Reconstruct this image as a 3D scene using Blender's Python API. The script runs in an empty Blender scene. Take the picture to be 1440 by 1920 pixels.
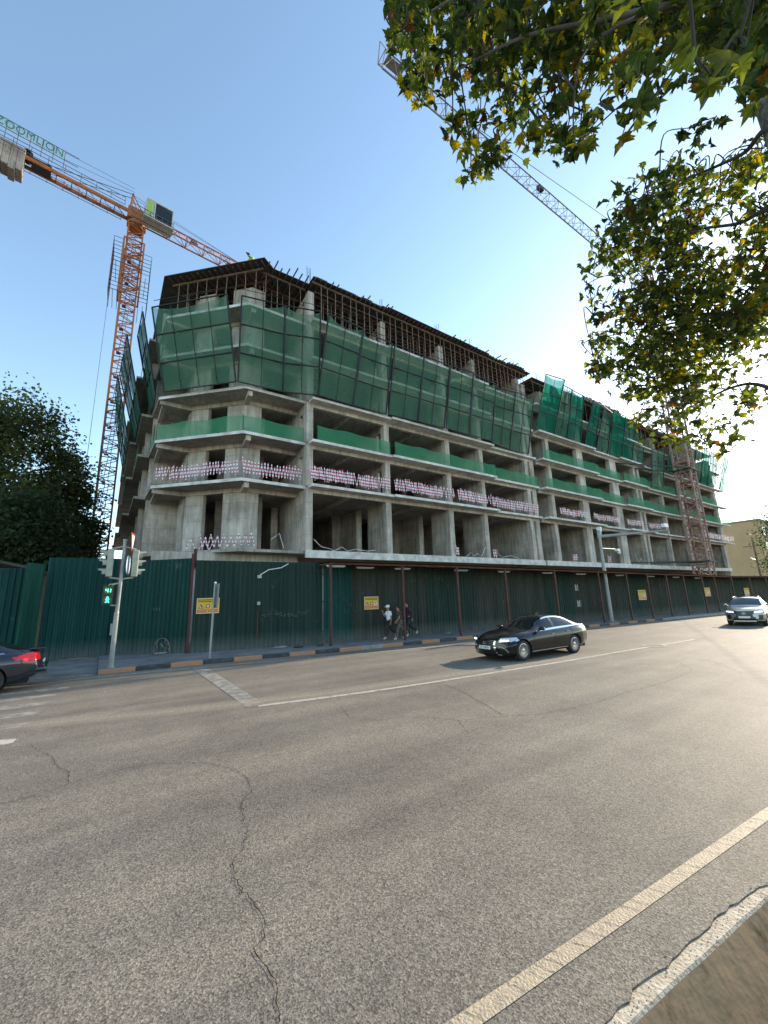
import bpy, bmesh, math, random
from mathutils import Vector, Matrix
random.seed(7)
sc = bpy.context.scene
col = sc.collection
# ------------------------------------------------------------------ camera
F, CX, CY, H = 760.0, 720.0, 960.0, 2.2
U = Vector((609-CX, CY+2590.0, -F)).normalized()
XV = Vector((1862-CX, CY-1093.0, -F)); XV = (XV-U*XV.dot(U)).normalized()
YV = U.cross(XV)
RM = Matrix((XV, YV, U))
CAM = Vector((0, 0, H))
cd = bpy.data.cameras.new('camera'); cam = bpy.data.objects.new('camera', cd); col.objects.link(cam)
cam.matrix_world = Matrix.Translation(CAM) @ RM.to_4x4()
cd.sensor_fit = 'VERTICAL'; cd.sensor_height = 36; cd.sensor_width = 27; cd.lens = F/1920*36
cd.clip_start = 0.05; cd.clip_end = 6000
sc.camera = cam
def ray(x, y): return RM @ Vector((x-CX, CY-y, -F))
def G(x, y, z=0.0):
    d = ray(x, y); return CAM + d*((z-H)/d.z)
def AY(x, y, Y):
    d = ray(x, y); return CAM + d*(Y/d.y)
def AX(x, y, X):
    d = ray(x, y); return CAM + d*(X/d.x)
def AD(x, y, dist): return CAM + ray(x, y).normalized()*dist
# ------------------------------------------------------------------ light
SUN_EL, SUN_AZ = math.radians(20.5), math.radians(4.5)     # azimuth from +X towards +Y
w = bpy.data.worlds.new('World'); sc.world = w; w.use_nodes = True
nt = w.node_tree; bg = nt.nodes['Background']
sky = nt.nodes.new('ShaderNodeTexSky'); sky.sky_type = 'NISHITA'; sky.sun_disc = False
sky.sun_elevation = SUN_EL; sky.sun_rotation = math.pi/2-SUN_AZ
sky.altitude = 800; sky.air_density = 1.0; sky.dust_density = .55; sky.ozone_density = 1.3
tn = nt.nodes.new('ShaderNodeMixRGB'); tn.blend_type = 'MULTIPLY'; tn.inputs[0].default_value = 1; tn.inputs[2].default_value = (1.02, 1.025, .93, 1)
nt.links.new(sky.outputs[0], tn.inputs[1]); nt.links.new(tn.outputs[0], bg.inputs[0]); bg.inputs[1].default_value = 0.15
sd = bpy.data.lights.new('sun', 'SUN'); sd.energy = 2.8; sd.angle = math.radians(.6); sd.color = (1, .85, .66)
so = bpy.data.objects.new('sun', sd); col.objects.link(so)
sv = Vector((math.cos(SUN_EL)*math.cos(SUN_AZ), math.cos(SUN_EL)*math.sin(SUN_AZ), math.sin(SUN_EL)))
so.rotation_euler = sv.to_track_quat('Z', 'Y').to_euler()
sc.view_settings.view_transform = 'Standard'; sc.view_settings.look = 'None'
sc.view_settings.gamma = 1; sc.view_settings.exposure = 1.55
sc.cycles.max_bounces = 6; sc.cycles.transparent_max_bounces = 16; sc.cycles.transmission_bounces = 4
sc.cycles.use_denoising = True
# ------------------------------------------------------------------ helpers
class MB:
    def __init__(s): s.v = []; s.f = []; s.m = []; s.c = None
    def add(s, vs, fs, mi=0):
        n = len(s.v); s.v += [tuple(v) for v in vs]; s.f += [tuple(i+n for i in f) for f in fs]; s.m += [mi]*len(fs); return s
    def box(s, x0, x1, y0, y1, z0, z1, mi=0):
        vs = [(x, y, z) for z in (z0, z1) for x, y in ((x0, y0), (x1, y0), (x1, y1), (x0, y1))]
        return s.add(vs, [(3, 2, 1, 0), (4, 5, 6, 7), (0, 1, 5, 4), (1, 2, 6, 5), (2, 3, 7, 6), (3, 0, 4, 7)], mi)
    def prism(s, pts, z0, z1, mi=0):
        n = len(pts); vs = [(p[0], p[1], z0) for p in pts]+[(p[0], p[1], z1) for p in pts]
        a = sum(pts[i][0]*pts[(i+1) % n][1]-pts[(i+1) % n][0]*pts[i][1] for i in range(n))
        fs = [tuple(range(n))[::-1], tuple(range(n, 2*n))]+[(i, (i+1) % n, (i+1) % n+n, i+n) for i in range(n)]
        if a < 0: fs = [f[::-1] for f in fs]
        return s.add(vs, fs, mi)
    def beam(s, a, b, w, h=None, mi=0, up=(0, 0, 1)):
        a, b = Vector(a), Vector(b); h = h or w; d = (b-a).normalized(); u = Vector(up)
        if abs(d.dot(u)) > .98: u = Vector((0, 1, 0))
        r = d.cross(u).normalized(); u = r.cross(d)
        o = [r*w/2*i+u*h/2*j for i, j in ((-1, -1), (1, -1), (1, 1), (-1, 1))]
        return s.add([a+k for k in o]+[b+k for k in o], [(0, 1, 2, 3), (7, 6, 5, 4), (0, 4, 5, 1), (1, 5, 6, 2), (2, 6, 7, 3), (3, 7, 4, 0)], mi)
    def tube(s, pts, r, n=6, mi=0, caps=True):
        pts = [Vector(p) for p in pts]; rs = r if isinstance(r, (list, tuple)) else [r]*len(pts)
        vs = []; ref = Vector((.13, .21, 1)).normalized()
        for i, p in enumerate(pts):
            d = (pts[min(i+1, len(pts)-1)]-pts[max(i-1, 0)])
            d = d.normalized() if d.length > 1e-9 else Vector((0, 0, 1))
            k = ref if abs(d.dot(ref)) < .97 else Vector((1, 0, 0))
            a = d.cross(k).normalized(); b = d.cross(a)
            vs += [p+(a*math.cos(t)+b*math.sin(t))*rs[i] for t in [2*math.pi*q/n for q in range(n)]]
        fs = [(i*n+q, i*n+(q+1) % n, (i+1)*n+(q+1) % n, (i+1)*n+q) for i in range(len(pts)-1) for q in range(n)]
        if caps: fs += [tuple(range(n))[::-1], tuple(range((len(pts)-1)*n, len(pts)*n))]
        return s.add(vs, fs, mi)
    def lathe(s, c, ax, prof, n=20, mi=0):
        c = Vector(c); ax = Vector(ax).normalized(); k = Vector((0, 0, 1)) if abs(ax.z) < .9 else Vector((1, 0, 0))
        a = ax.cross(k).normalized(); b = ax.cross(a); vs = []
        for h, r in prof: vs += [c+ax*h+(a*math.cos(2*math.pi*q/n)+b*math.sin(2*math.pi*q/n))*r for q in range(n)]
        fs = [(i*n+q, (i+1)*n+q, (i+1)*n+(q+1) % n, i*n+(q+1) % n) for i in range(len(prof)-1) for q in range(n)]
        return s.add(vs, fs, mi)
    def ball(s, c, r, n=10, mi=0, sq=(1, 1, 1)):
        vs = []; fs = []
        for i in range(n+1):
            t = math.pi*i/n
            for j in range(n*2):
                p = math.pi*j/n; vs.append((c[0]+r*sq[0]*math.sin(t)*math.cos(p), c[1]+r*sq[1]*math.sin(t)*math.sin(p), c[2]+r*sq[2]*math.cos(t)))
        for i in range(n):
            for j in range(n*2): fs.append((i*2*n+j, (i+1)*2*n+j, (i+1)*2*n+(j+1) % (2*n), i*2*n+(j+1) % (2*n)))
        return s.add(vs, fs, mi)
    def quad(s, a, b, c, d, mi=0): return s.add([a, b, c, d], [(0, 1, 2, 3)], mi)
    def build(s, name, mat, parent=None, org=None, smooth=False):
        if org is None:
            org = Vector((0, 0, 0))
            if parent is not None:
                q = parent
                while q.parent is not None: q = q.parent
                org = Vector(q.get('_o', (0, 0, 0)))
        else: org = Vector(org)
        me = bpy.data.meshes.new(name)
        me.from_pydata([(v[0]-org[0], v[1]-org[1], v[2]-org[2]) for v in s.v], [], s.f)
        for mm in (mat if isinstance(mat, (list, tuple)) else [mat]): me.materials.append(mm)
        me.polygons.foreach_set('material_index', s.m)
        if smooth: me.polygons.foreach_set('use_smooth', [True]*len(s.f))
        me.update()
        if s.c:
            ca = me.color_attributes.new('tint', 'FLOAT_COLOR', 'CORNER'); k = 0; data = []
            for f, c in zip(s.f, s.c): data += list(c)*len(f)
            ca.data.foreach_set('color', data)
        o = bpy.data.objects.new(name, me); col.objects.link(o)
        if parent is not None: o.parent = parent
        else: o.location = org
        return o
def tag(o, label=None, cat=None, group=None, kind=None):
    if label: o['label'] = label
    if cat: o['category'] = cat
    if group: o['group'] = group
    if kind: o['kind'] = kind
    return o
def thing(name, label, cat, loc=(0, 0, 0), rz=0, group=None, local=False):
    o = bpy.data.objects.new(name, None); col.objects.link(o); o.location = loc; o.rotation_euler = (0, 0, rz)
    o.empty_display_size = .2
    o['_o'] = (0.0, 0.0, 0.0) if local else tuple(float(k) for k in loc)
    return tag(o, label, cat, group)
def dup(o, parent=None):
    c = o.copy(); col.objects.link(c)
    if parent is not None: c.parent = parent
    for ch in list(o.children): dup(ch, c)
    return c
ORD = ['first', 'second', 'third', 'fourth', 'fifth', 'sixth', 'seventh', 'eighth', 'ninth', 'tenth', 'eleventh', 'twelfth', 'thirteenth', 'fourteenth', 'fifteenth', 'sixteenth', 'seventeenth', 'eighteenth']
def lerp(a, b, t): return Vector(a)+(Vector(b)-Vector(a))*t
# ------------------------------------------------------------------ materials
def nodes(m): return m.node_tree.nodes, m.node_tree.links
def pm(name, c, rough=.7, metal=0, var=.15, scale=2.0, bump=0, bscale=30, c2=None, detail=4, coat=0, spec=None, stretch=None, thr=(.35, .65)):
    m = bpy.data.materials.new(name); m.use_nodes = True; N, L = nodes(m); b = N['Principled BSDF']
    b.inputs['Roughness'].default_value = rough; b.inputs['Metallic'].default_value = metal
    if coat: b.inputs['Coat Weight'].default_value = coat; b.inputs['Coat Roughness'].default_value = .04
    if spec is not None: b.inputs['Specular IOR Level'].default_value = spec
    tc = N.new('ShaderNodeTexCoord'); src = tc.outputs['Object']
    if stretch:
        mp = N.new('ShaderNodeMapping'); mp.inputs['Scale'].default_value = stretch; L.new(src, mp.inputs[0]); src = mp.outputs[0]
    if var or c2:
        n = N.new('ShaderNodeTexNoise'); n.inputs['Scale'].default_value = scale; n.inputs['Detail'].default_value = detail; n.inputs['Roughness'].default_value = .65
        L.new(src, n.inputs['Vector']); r = N.new('ShaderNodeValToRGB'); L.new(n.outputs['Fac'], r.inputs[0])
        r.color_ramp.elements[0].position = thr[0]; r.color_ramp.elements[1].position = thr[1]
        lo = [k*(1-var) for k in c]; hi = [min(1, k*(1+var)) for k in c]
        if c2: lo, hi = c, c2
        r.color_ramp.elements[0].color = (*lo, 1); r.color_ramp.elements[1].color = (*hi, 1)
        L.new(r.outputs[0], b.inputs['Base Color'])
    else: b.inputs['Base Color'].default_value = (*c, 1)
    if bump:
        n2 = N.new('ShaderNodeTexNoise'); n2.inputs['Scale'].default_value = bscale; n2.inputs['Detail'].default_value = 3
        L.new(tc.outputs['Object'], n2.inputs['Vector']); bp = N.new('ShaderNodeBump'); bp.inputs['Strength'].default_value = bump; bp.inputs['Distance'].default_value = .02
        L.new(n2.outputs['Fac'], bp.inputs['Height']); L.new(bp.outputs[0], b.inputs['Normal'])
    return m
def glass(name, c, rough=.05):
    m = bpy.data.materials.new(name); m.use_nodes = True; N, L = nodes(m); b = N['Principled BSDF']
    b.inputs['Base Color'].default_value = (*c, 1); b.inputs['Roughness'].default_value = rough; b.inputs['Specular IOR Level'].default_value = .45
    return m
def emit(name, c, s):
    m = bpy.data.materials.new(name); m.use_nodes = True; N, L = nodes(m); b = N['Principled BSDF']
    b.inputs['Base Color'].default_value = (*[k*.3 for k in c], 1); b.inputs['Emission Color'].default_value = (*c, 1); b.inputs['Emission Strength'].default_value = s
    return m
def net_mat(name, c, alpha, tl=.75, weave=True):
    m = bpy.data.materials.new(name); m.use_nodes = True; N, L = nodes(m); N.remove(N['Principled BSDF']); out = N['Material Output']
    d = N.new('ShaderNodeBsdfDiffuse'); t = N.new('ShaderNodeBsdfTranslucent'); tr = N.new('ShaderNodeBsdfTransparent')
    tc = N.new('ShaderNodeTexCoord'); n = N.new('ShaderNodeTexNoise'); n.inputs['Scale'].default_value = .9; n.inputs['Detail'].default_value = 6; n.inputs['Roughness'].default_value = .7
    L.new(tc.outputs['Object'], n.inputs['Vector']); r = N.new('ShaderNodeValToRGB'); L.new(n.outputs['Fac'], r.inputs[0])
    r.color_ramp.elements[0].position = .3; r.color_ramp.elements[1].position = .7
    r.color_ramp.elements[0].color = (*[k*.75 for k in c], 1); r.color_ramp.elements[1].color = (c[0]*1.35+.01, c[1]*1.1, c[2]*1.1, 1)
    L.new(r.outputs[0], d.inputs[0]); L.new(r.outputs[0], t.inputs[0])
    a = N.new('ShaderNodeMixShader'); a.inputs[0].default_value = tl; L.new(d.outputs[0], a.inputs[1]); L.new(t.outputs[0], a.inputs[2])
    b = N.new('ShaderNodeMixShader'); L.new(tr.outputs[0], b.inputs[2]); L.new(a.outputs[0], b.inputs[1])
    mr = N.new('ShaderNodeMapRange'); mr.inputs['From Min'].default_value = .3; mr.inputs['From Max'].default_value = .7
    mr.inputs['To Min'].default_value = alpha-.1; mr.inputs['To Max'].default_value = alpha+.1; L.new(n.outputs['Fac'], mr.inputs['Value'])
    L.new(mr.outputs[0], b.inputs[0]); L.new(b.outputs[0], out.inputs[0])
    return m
def leaf_mat(name, tl=.55):
    m = bpy.data.materials.new(name); m.use_nodes = True; N, L = nodes(m); N.remove(N['Principled BSDF']); out = N['Material Output']
    at = N.new('ShaderNodeVertexColor'); at.layer_name = 'tint'
    d = N.new('ShaderNodeBsdfPrincipled'); d.inputs['Roughness'].default_value = .55; d.inputs['Specular IOR Level'].default_value = .25
    t = N.new('ShaderNodeBsdfTranslucent'); hs = N.new('ShaderNodeHueSaturation'); hs.inputs['Value'].default_value = 2.3; hs.inputs['Saturation'].default_value = 1.15
    L.new(at.outputs[0], d.inputs['Base Color']); L.new(at.outputs[0], hs.inputs['Color']); L.new(hs.outputs[0], t.inputs[0])
    a = N.new('ShaderNodeMixShader'); a.inputs[0].default_value = tl; L.new(d.outputs[0], a.inputs[1]); L.new(t.outputs[0], a.inputs[2]); L.new(a.outputs[0], out.inputs[0])
    return m
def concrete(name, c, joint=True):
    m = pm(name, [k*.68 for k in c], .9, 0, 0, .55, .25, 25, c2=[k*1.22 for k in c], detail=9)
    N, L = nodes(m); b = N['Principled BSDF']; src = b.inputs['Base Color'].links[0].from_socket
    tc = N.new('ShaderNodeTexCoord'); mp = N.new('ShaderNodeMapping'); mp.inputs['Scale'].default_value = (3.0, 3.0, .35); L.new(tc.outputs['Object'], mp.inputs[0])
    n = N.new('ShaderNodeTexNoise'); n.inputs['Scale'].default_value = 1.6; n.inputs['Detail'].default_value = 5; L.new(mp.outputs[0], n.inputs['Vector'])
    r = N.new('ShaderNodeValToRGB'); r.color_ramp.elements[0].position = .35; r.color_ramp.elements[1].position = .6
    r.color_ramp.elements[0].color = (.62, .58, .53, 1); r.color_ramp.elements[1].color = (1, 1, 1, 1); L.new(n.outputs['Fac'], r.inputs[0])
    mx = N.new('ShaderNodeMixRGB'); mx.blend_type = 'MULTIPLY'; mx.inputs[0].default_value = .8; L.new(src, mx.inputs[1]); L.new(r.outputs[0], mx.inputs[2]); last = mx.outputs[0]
    if joint:   # formwork board joints
        sx = N.new('ShaderNodeSeparateXYZ'); L.new(tc.outputs['Object'], sx.inputs[0])
        ad = N.new('ShaderNodeMath'); ad.operation = 'ADD'; L.new(sx.outputs[0], ad.inputs[0]); L.new(sx.outputs[1], ad.inputs[1])
        cb = N.new('ShaderNodeCombineXYZ'); L.new(ad.outputs[0], cb.inputs[0]); L.new(sx.outputs[2], cb.inputs[1])
        br = N.new('ShaderNodeTexBrick'); br.inputs['Scale'].default_value = 1; br.inputs['Mortar Size'].default_value = .012; br.inputs['Brick Width'].default_value = 1.22; br.inputs['Row Height'].default_value = 1.05; br.offset = .3
        br.inputs['Color1'].default_value = (1, 1, 1, 1); br.inputs['Color2'].default_value = (.86, .86, .87, 1); br.inputs['Mortar'].default_value = (.5, .48, .46, 1)
        L.new(cb.outputs[0], br.inputs['Vector']); m2 = N.new('ShaderNodeMixRGB'); m2.blend_type = 'MULTIPLY'; m2.inputs[0].default_value = .75
        L.new(last, m2.inputs[1]); L.new(br.outputs[0], m2.inputs[2]); last = m2.outputs[0]
    L.new(last, b.inputs['Base Color'])
    return m
M = {}
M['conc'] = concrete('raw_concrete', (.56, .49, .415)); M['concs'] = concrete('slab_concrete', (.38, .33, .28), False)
M['fascia'] = pm('fascia_concrete', (.45, .41, .36), .9, 0, 0, 1.4, .3, 30, c2=(.78, .73, .66), detail=8)
M['rust'] = pm('rusty_steel', (.10, .035, .02), .75, .3, 0, 3, 0, c2=(.2, .075, .04))
M['prop'] = pm('prop_steel', (.14, .085, .06), .75, .1, 0, 4, 0, c2=(.36, .24, .17))
M['post'] = pm('red_oxide_paint', (.05, .013, .01), .7, 0, 0, 4, 0, c2=(.10, .025, .018))
M['timber'] = pm('timber', (.09, .055, .037), .85, 0, 0, 4, 0, c2=(.21, .135, .09))
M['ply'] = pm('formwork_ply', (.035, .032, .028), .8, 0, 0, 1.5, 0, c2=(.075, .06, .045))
M['frame'] = pm('dark_steel_tube', (.02, .022, .02), .6, .3, .3, 3)
M['crane'] = pm('orange_crane_paint', (.30, .085, .015), .55, 0, 0, 1.2, 0, c2=(.46, .15, .03)); M['craneold'] = pm('weathered_crane_paint', (.13, .045, .02), .7, 0, 0, 2, 0, c2=(.26, .10, .045))
M['cranered'] = pm('hazed_red_crane_paint', (.26, .14, .10), .75, 0, 0, 1.5, 0, c2=(.42, .25, .19))  # pale red: haze near the sun put into the paint colour
M['cranegrey'] = pm('grey_crane_steel', (.12, .1, .09), .6, .2, .2, 2)
M['galv'] = pm('galvanised_steel', (.33, .34, .34), .45, .6, .15, 6); M['polepaint'] = pm('grey_pole_paint', (.27, .275, .265), .45, .2, .12, 5)
M['white'] = pm('white_plastic', (.75, .75, .72), .5, 0, .08, 5); M['black'] = pm('black_plastic', (.015, .015, .016), .5, 0, 0)
M['sigbody'] = pm('signal_housing', (.34, .34, .27), .6, 0, .12, 6)
M['net'] = net_mat('dark_green_net', (.17, .44, .29), .44, .62); M['net_lit'] = net_mat('sunlit_green_net', (.03, .48, .30), .2, .8)  # second net is the sunlit copy: light from behind put into its green
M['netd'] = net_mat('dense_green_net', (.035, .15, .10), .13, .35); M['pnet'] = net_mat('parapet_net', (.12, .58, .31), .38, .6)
# ------------------------------------------------------------------ ground materials
def road_mat():
    m = bpy.data.materials.new('dusty_asphalt'); m.use_nodes = True; N, L = nodes(m); b = N['Principled BSDF']
    b.inputs['Roughness'].default_value = .75; b.inputs['Specular IOR Level'].default_value = .22
    tc = N.new('ShaderNodeTexCoord')
    def noise(s, d, ro=.6, vec=None):
        n = N.new('ShaderNodeTexNoise'); n.inputs['Scale'].default_value = s; n.inputs['Detail'].default_value = d; n.inputs['Roughness'].default_value = ro; L.new(vec or tc.outputs['Object'], n.inputs['Vector']); return n
    def ramp(src, p0, c0, p1, c1):
        r = N.new('ShaderNodeValToRGB'); r.color_ramp.elements[0].position = p0; r.color_ramp.elements[1].position = p1
        r.color_ramp.elements[0].color = (*c0, 1); r.color_ramp.elements[1].color = (*c1, 1); L.new(src, r.inputs[0]); return r.outputs[0]
    def mul(a, c, f=1.0):
        x = N.new('ShaderNodeMixRGB'); x.blend_type = 'MULTIPLY'; x.inputs[0].default_value = f; L.new(a, x.inputs[1]); L.new(c, x.inputs[2]); return x.outputs[0]
    big = ramp(noise(.35, 7).outputs[0], .3, (.168, .152, .131), .7, (.238, .216, .184))
    mp = N.new('ShaderNodeMapping'); mp.inputs['Rotation'].default_value = (0, 0, math.radians(4.6)); mp.inputs['Scale'].default_value = (.05, 1.1, 1); L.new(tc.outputs['Object'], mp.inputs[0])
    lane = ramp(noise(1.0, 4, .6, mp.outputs[0]).outputs[0], .35, (.84, .84, .85), .65, (1.13, 1.11, 1.08))
    gr = N.new('ShaderNodeTexVoronoi'); gr.inputs['Scale'].default_value = 85; L.new(tc.outputs['Object'], gr.inputs['Vector'])
    g1 = ramp(gr.outputs['Color'], .1, (.22, .21, .2), .9, (1.9, 1.82, 1.7))
    v2 = N.new('ShaderNodeTexVoronoi'); v2.inputs['Scale'].default_value = 170; L.new(tc.outputs['Object'], v2.inputs['Vector'])
    g2 = ramp(v2.outputs['Color'], .12, (.3, .29, .28), .9, (1.6, 1.57, 1.5))
    fine = ramp(noise(45, 3).outputs[0], .3, (.8, .8, .8), .7, (1.2, 1.2, 1.2))
    mid_ = ramp(noise(1.7, 8, .7).outputs[0], .42, (.72, .71, .70), .56, (1.06, 1.05, 1.04))
    spots = ramp(noise(.9, 3, .5).outputs[0], .28, (.62, .60, .6), .36, (1, 1, 1))
    c = mul(mul(mul(mul(mul(big, lane), mid_, .3), spots, .25), g1, .65), fine, .8)
    c = mul(c, g2, .5)
    L.new(c, b.inputs['Base Color'])
    bp = N.new('ShaderNodeBump'); bp.inputs['Strength'].default_value = .4; bp.inputs['Distance'].default_value = .005
    L.new(gr.outputs['Distance'], bp.inputs['Height'])
    b2 = N.new('ShaderNodeBump'); b2.inputs['Strength'].default_value = .18; b2.inputs['Distance'].default_value = .008; L.new(noise(60, 4, .7).outputs[0], b2.inputs['Height']); L.new(bp.outputs[0], b2.inputs['Normal'])
    L.new(b2.outputs[0], b.inputs['Normal'])
    return m
M['road'] = road_mat()
M['walk'] = pm('dusty_pavement', (.12, .115, .11), .9, 0, 0, 1.2, .4, 12, c2=(.24, .23, .21), detail=9)
M['site'] = pm('site_earth', (.16, .13, .1), .95, 0, .3, 1, .5, 6)
M['ditch'] = pm('ditch_concrete', (.13, .075, .035), .92, 0, 0, 3.2, .25, 12, c2=(.42, .27, .14), detail=10, thr=(.3, .46))
def worn(name, c, lo, hi, sc_=6, base=(.17, .155, .135)):
    m = pm(name, base, .7, 0, 0, sc_, .5, 60, c2=c, detail=10, thr=(lo, hi)); return m
M['paint'] = worn('worn_white_paint', (.52, .47, .38), .34, .5); M['paintf'] = worn('faded_white_paint', (.36, .33, .28), .42, .62, 4)
M['edge'] = worn('cream_edge_paint', (.47, .37, .25), .3, .5, 14, (.26, .21, .155))
M['korange'] = pm('orange_kerb_paint', (.30, .2, .14), .8, 0, 0, 5, .3, 30, c2=(.5, .2, .075), detail=8); M['kblack'] = pm('black_kerb_paint', (.035, .036, .04), .8, 0, 0, 6, .3, 30, c2=(.1, .1, .1), detail=8, thr=(.45, .75))
M['kraw'] = pm('kerb_concrete', (.2, .19, .17), .9, 0, 0, 5, .3, 30, c2=(.33, .31, .28))
def dust_mat():
    m = bpy.data.materials.new('pale_dust'); m.use_nodes = True; N, L = nodes(m); b = N['Principled BSDF']; b.inputs['Roughness'].default_value = .9
    b.inputs['Base Color'].default_value = (.46, .38, .29, 1)
    at = N.new('ShaderNodeVertexColor'); at.layer_name = 'tint'; tc = N.new('ShaderNodeTexCoord'); n = N.new('ShaderNodeTexNoise'); n.inputs['Scale'].default_value = 30; n.inputs['Detail'].default_value = 6
    L.new(tc.outputs['Object'], n.inputs['Vector']); a = N.new('ShaderNodeMath'); a.operation = 'MULTIPLY'; L.new(at.outputs[0], a.inputs[0]); L.new(n.outputs[0], a.inputs[1]); L.new(a.outputs[0], b.inputs['Alpha'])
    return m
M['dust'] = dust_mat()
def S(o): o['kind'] = 'structure'; return o
# ------------------------------------------------------------------ ground, road, pavement
S(MB().quad((-3000, -3000, -1.0), (3000, -3000, -1.0), (3000, 3000, -1.0), (-3000, 3000, -1.0)).build('ground', M['site']))
def ky(x):                                     # kerb line y at x
    P = [(-60, 25.0), (-6, 19.6), (-1.5, 18.0), (0, 17.35), (2.5, 17.2), (5.5, 16.9), (8.6, 16.45), (16.6, 15.8), (26.2, 15.0), (43.2, 13.5), (120, 7.0), (700, -40)]
    for (a, b), (c, d) in zip(P, P[1:]):
        if x <= c: return b+(d-b)*(x-a)/(c-a)
def ey(x): return 1.84-.085*x if x > -20 else 3.5     # irregular near edge of the asphalt
xs = [-60, -30, -12, -6]+[-5+i*.08 for i in range(0, 170)]+[9+i for i in range(1, 12)]+[30, 60, 120, 300, 700]
rnd = random.Random(3); edge = []
for i, x in enumerate(xs):
    j = (.02*math.sin(x*5.3)+.02*math.sin(x*13.7+1)+.012*math.sin(x*31)+rnd.uniform(-.022, .022)+ .035*math.sin(x*2.1+.6)) if -5 < x < 12 else 0
    edge.append((x, ey(x)-.055+j*.45))
mb = MB(); far = [(x, ky(x)-.02) for x in xs]
n = len(xs); mb.v = [(x, y, 0) for x, y in edge]+[(x, y, 0) for x, y in far]+[(x, y, -.035) for x, y in edge]
mb.f = [(i, i+1, n+i+1, n+i) for i in range(n-1)]+[(i+1, i, 2*n+i, 2*n+i+1) for i in range(n-1)]; mb.m = [0]*len(mb.f)
road = S(mb.build('road', M['road']))
S(MB().prism([(-60, 24.6), (-60, 300), (700, 300), (700, 17.7), (60, 17.7), (14, 18.8), (-2, 23.0)], -.3, .10).build('site_ground', M['site']))
mb = MB()
sx_ = [0.05, 2.5, 5.5, 8.6, 16.6, 26.2, 43.2, 120]
mb.prism([(x, ky(x)+.16) for x in sx_]+[(120, 18), (60, 18), (14, 19.5), (3.2, 21.5), (-2, 24), (.05, 24)], -.2, .13)
mb.prism([(.04, 17.7), (.04, 24), (-60, 32), (-60, 25.6), (-6, 20.1), (-1.5, 18.3)], -.2, .05)
S(mb.build('pavement', M['walk']))
S(MB().prism([(x, ky(x)-.03) for x in (-60, -6, -1.5, .0)]+[(.0, 17.6), (-1.5, 18.28), (-6, 20.08), (-60, 25.5)], -.2, .018).build('gutter_apron', M['walk']))
# kerb stones painted orange and black in turn
def kerb():
    mb = MB(); x = .05; i = 0; r = random.Random(5)
    while x < 110:
        l = 1.08; x2 = x+l; y1, y2 = ky(x), ky(x2); h = .145+r.uniform(-.006, .006); g = .012
        d = Vector((x2-x, y2-y1, 0)).normalized()*g
        a, b = Vector((x+d.x, y1+d.y, 0)), Vector((x2, y2, 0)); o = Vector((.05, .17, 0)); q = .025
        m = (i % 2) if x < 34 else 2
        if x < 34 and i in (9, 21): m = 2
        vs = [a, b, b+o, a+o, a+Vector((0, 0, h-q)), b+Vector((0, 0, h-q)), a+Vector((0, q, h)), b+Vector((0, q, h)), b+o+Vector((0, 0, h)), a+o+Vector((0, 0, h))]
        mb.add(vs, [(0, 1, 5, 4), (4, 5, 7, 6), (6, 7, 8, 9), (0, 4, 6, 9, 3), (1, 2, 8, 7, 5)], m); x = x2; i += 1
    return S(mb.build('kerb', [M['korange'], M['kblack'], M['kraw']]))
kerb()
# road paint: sheets a few mm above the asphalt
def strip(name, pts, w, mat, z=.004, parent=road):
    pts = [Vector((p[0], p[1], 0)) for p in pts]; mb = MB(); n = len(pts)
    for i, p in enumerate(pts):
        d = (pts[min(i+1, n-1)]-pts[max(i-1, 0)]).normalized(); q = Vector((-d.y, d.x, 0)); ww = w[i] if isinstance(w, (list, tuple)) else w
        mb.v += [tuple(p-q*ww/2+Vector((0, 0, z))), tuple(p+q*ww/2+Vector((0, 0, z)))]
    mb.f = [(2*i, 2*i+2, 2*i+3, 2*i+1) for i in range(n-1)]; mb.m = [0]*len(mb.f)
    return mb.build(name, mat, parent)
strip('lane_line', [(3.0, 9.47), (4.2, 9.22), (5.6, 8.99), (7.2, 8.82), (9.5, 8.64), (12.3, 8.43), (17.6, 8.2), (22, 7.95)], [.17, .16, .15, .15, .15, .14, .12, .1], M['paint'])
a = [G(*p) for p in ((360, 1254), (391, 1254), (497, 1321), (463, 1327))]
MB().add([(v.x, v.y, .006) for v in a], [(3, 2, 1, 0)]).build('stop_line', M['paintf'], road)
strip('kerb_side_line', [(G(x, y).x, G(x, y).y) for x, y in ((20, 1290), (90, 1281), (150, 1273), (300, 1258.5), (460, 1244), (620, 1231), (770, 1216.5), (905, 1205))]+[(19, 15.1), (30, 14.2)], .1, M['paint'])
for y0, x1, ww in ((9.95, -1.05, .42), (11.1, -.9, .4), (12.2, -.95, .4), (13.25, -.85, .4), (14.3, -.8, .4), (15.3, -.6, .36)):
    strip('crossing_bar', [(-9, y0+.9), (-5, y0+.45), (x1-.25, y0+.02), (x1, y0)], [ww, ww, ww, ww*.6], M['paint'] if y0 < 10 else M['paintf'])
strip('edge_line', [(-12, 3.02), (-4, 2.33), (0, 2.13), (1.75, 2.0), (3.3, 1.87), (5.65, 1.685), (12, 1.1), (40, -1.3), (120, -8)], .105, M['edge'])
r = random.Random(44); x = .9
while x < 7.5:
    y = 2.135-.0795*x; P = [(x+r.uniform(-.01, .01)+.3*t, y+.056*(1-2*t)+0*x) for t in (0, .1, .2, .3, .4)]
    P = [(x+.05*t+r.uniform(-.007, .007), y+.054-.108*t) for t in (0, .2, .4, .6, .8, 1)]
    strip('paint_crack', P, [r.uniform(.0015, .005) for _ in P], M['kblack'], .0065); x += r.uniform(.09, .34)
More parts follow.
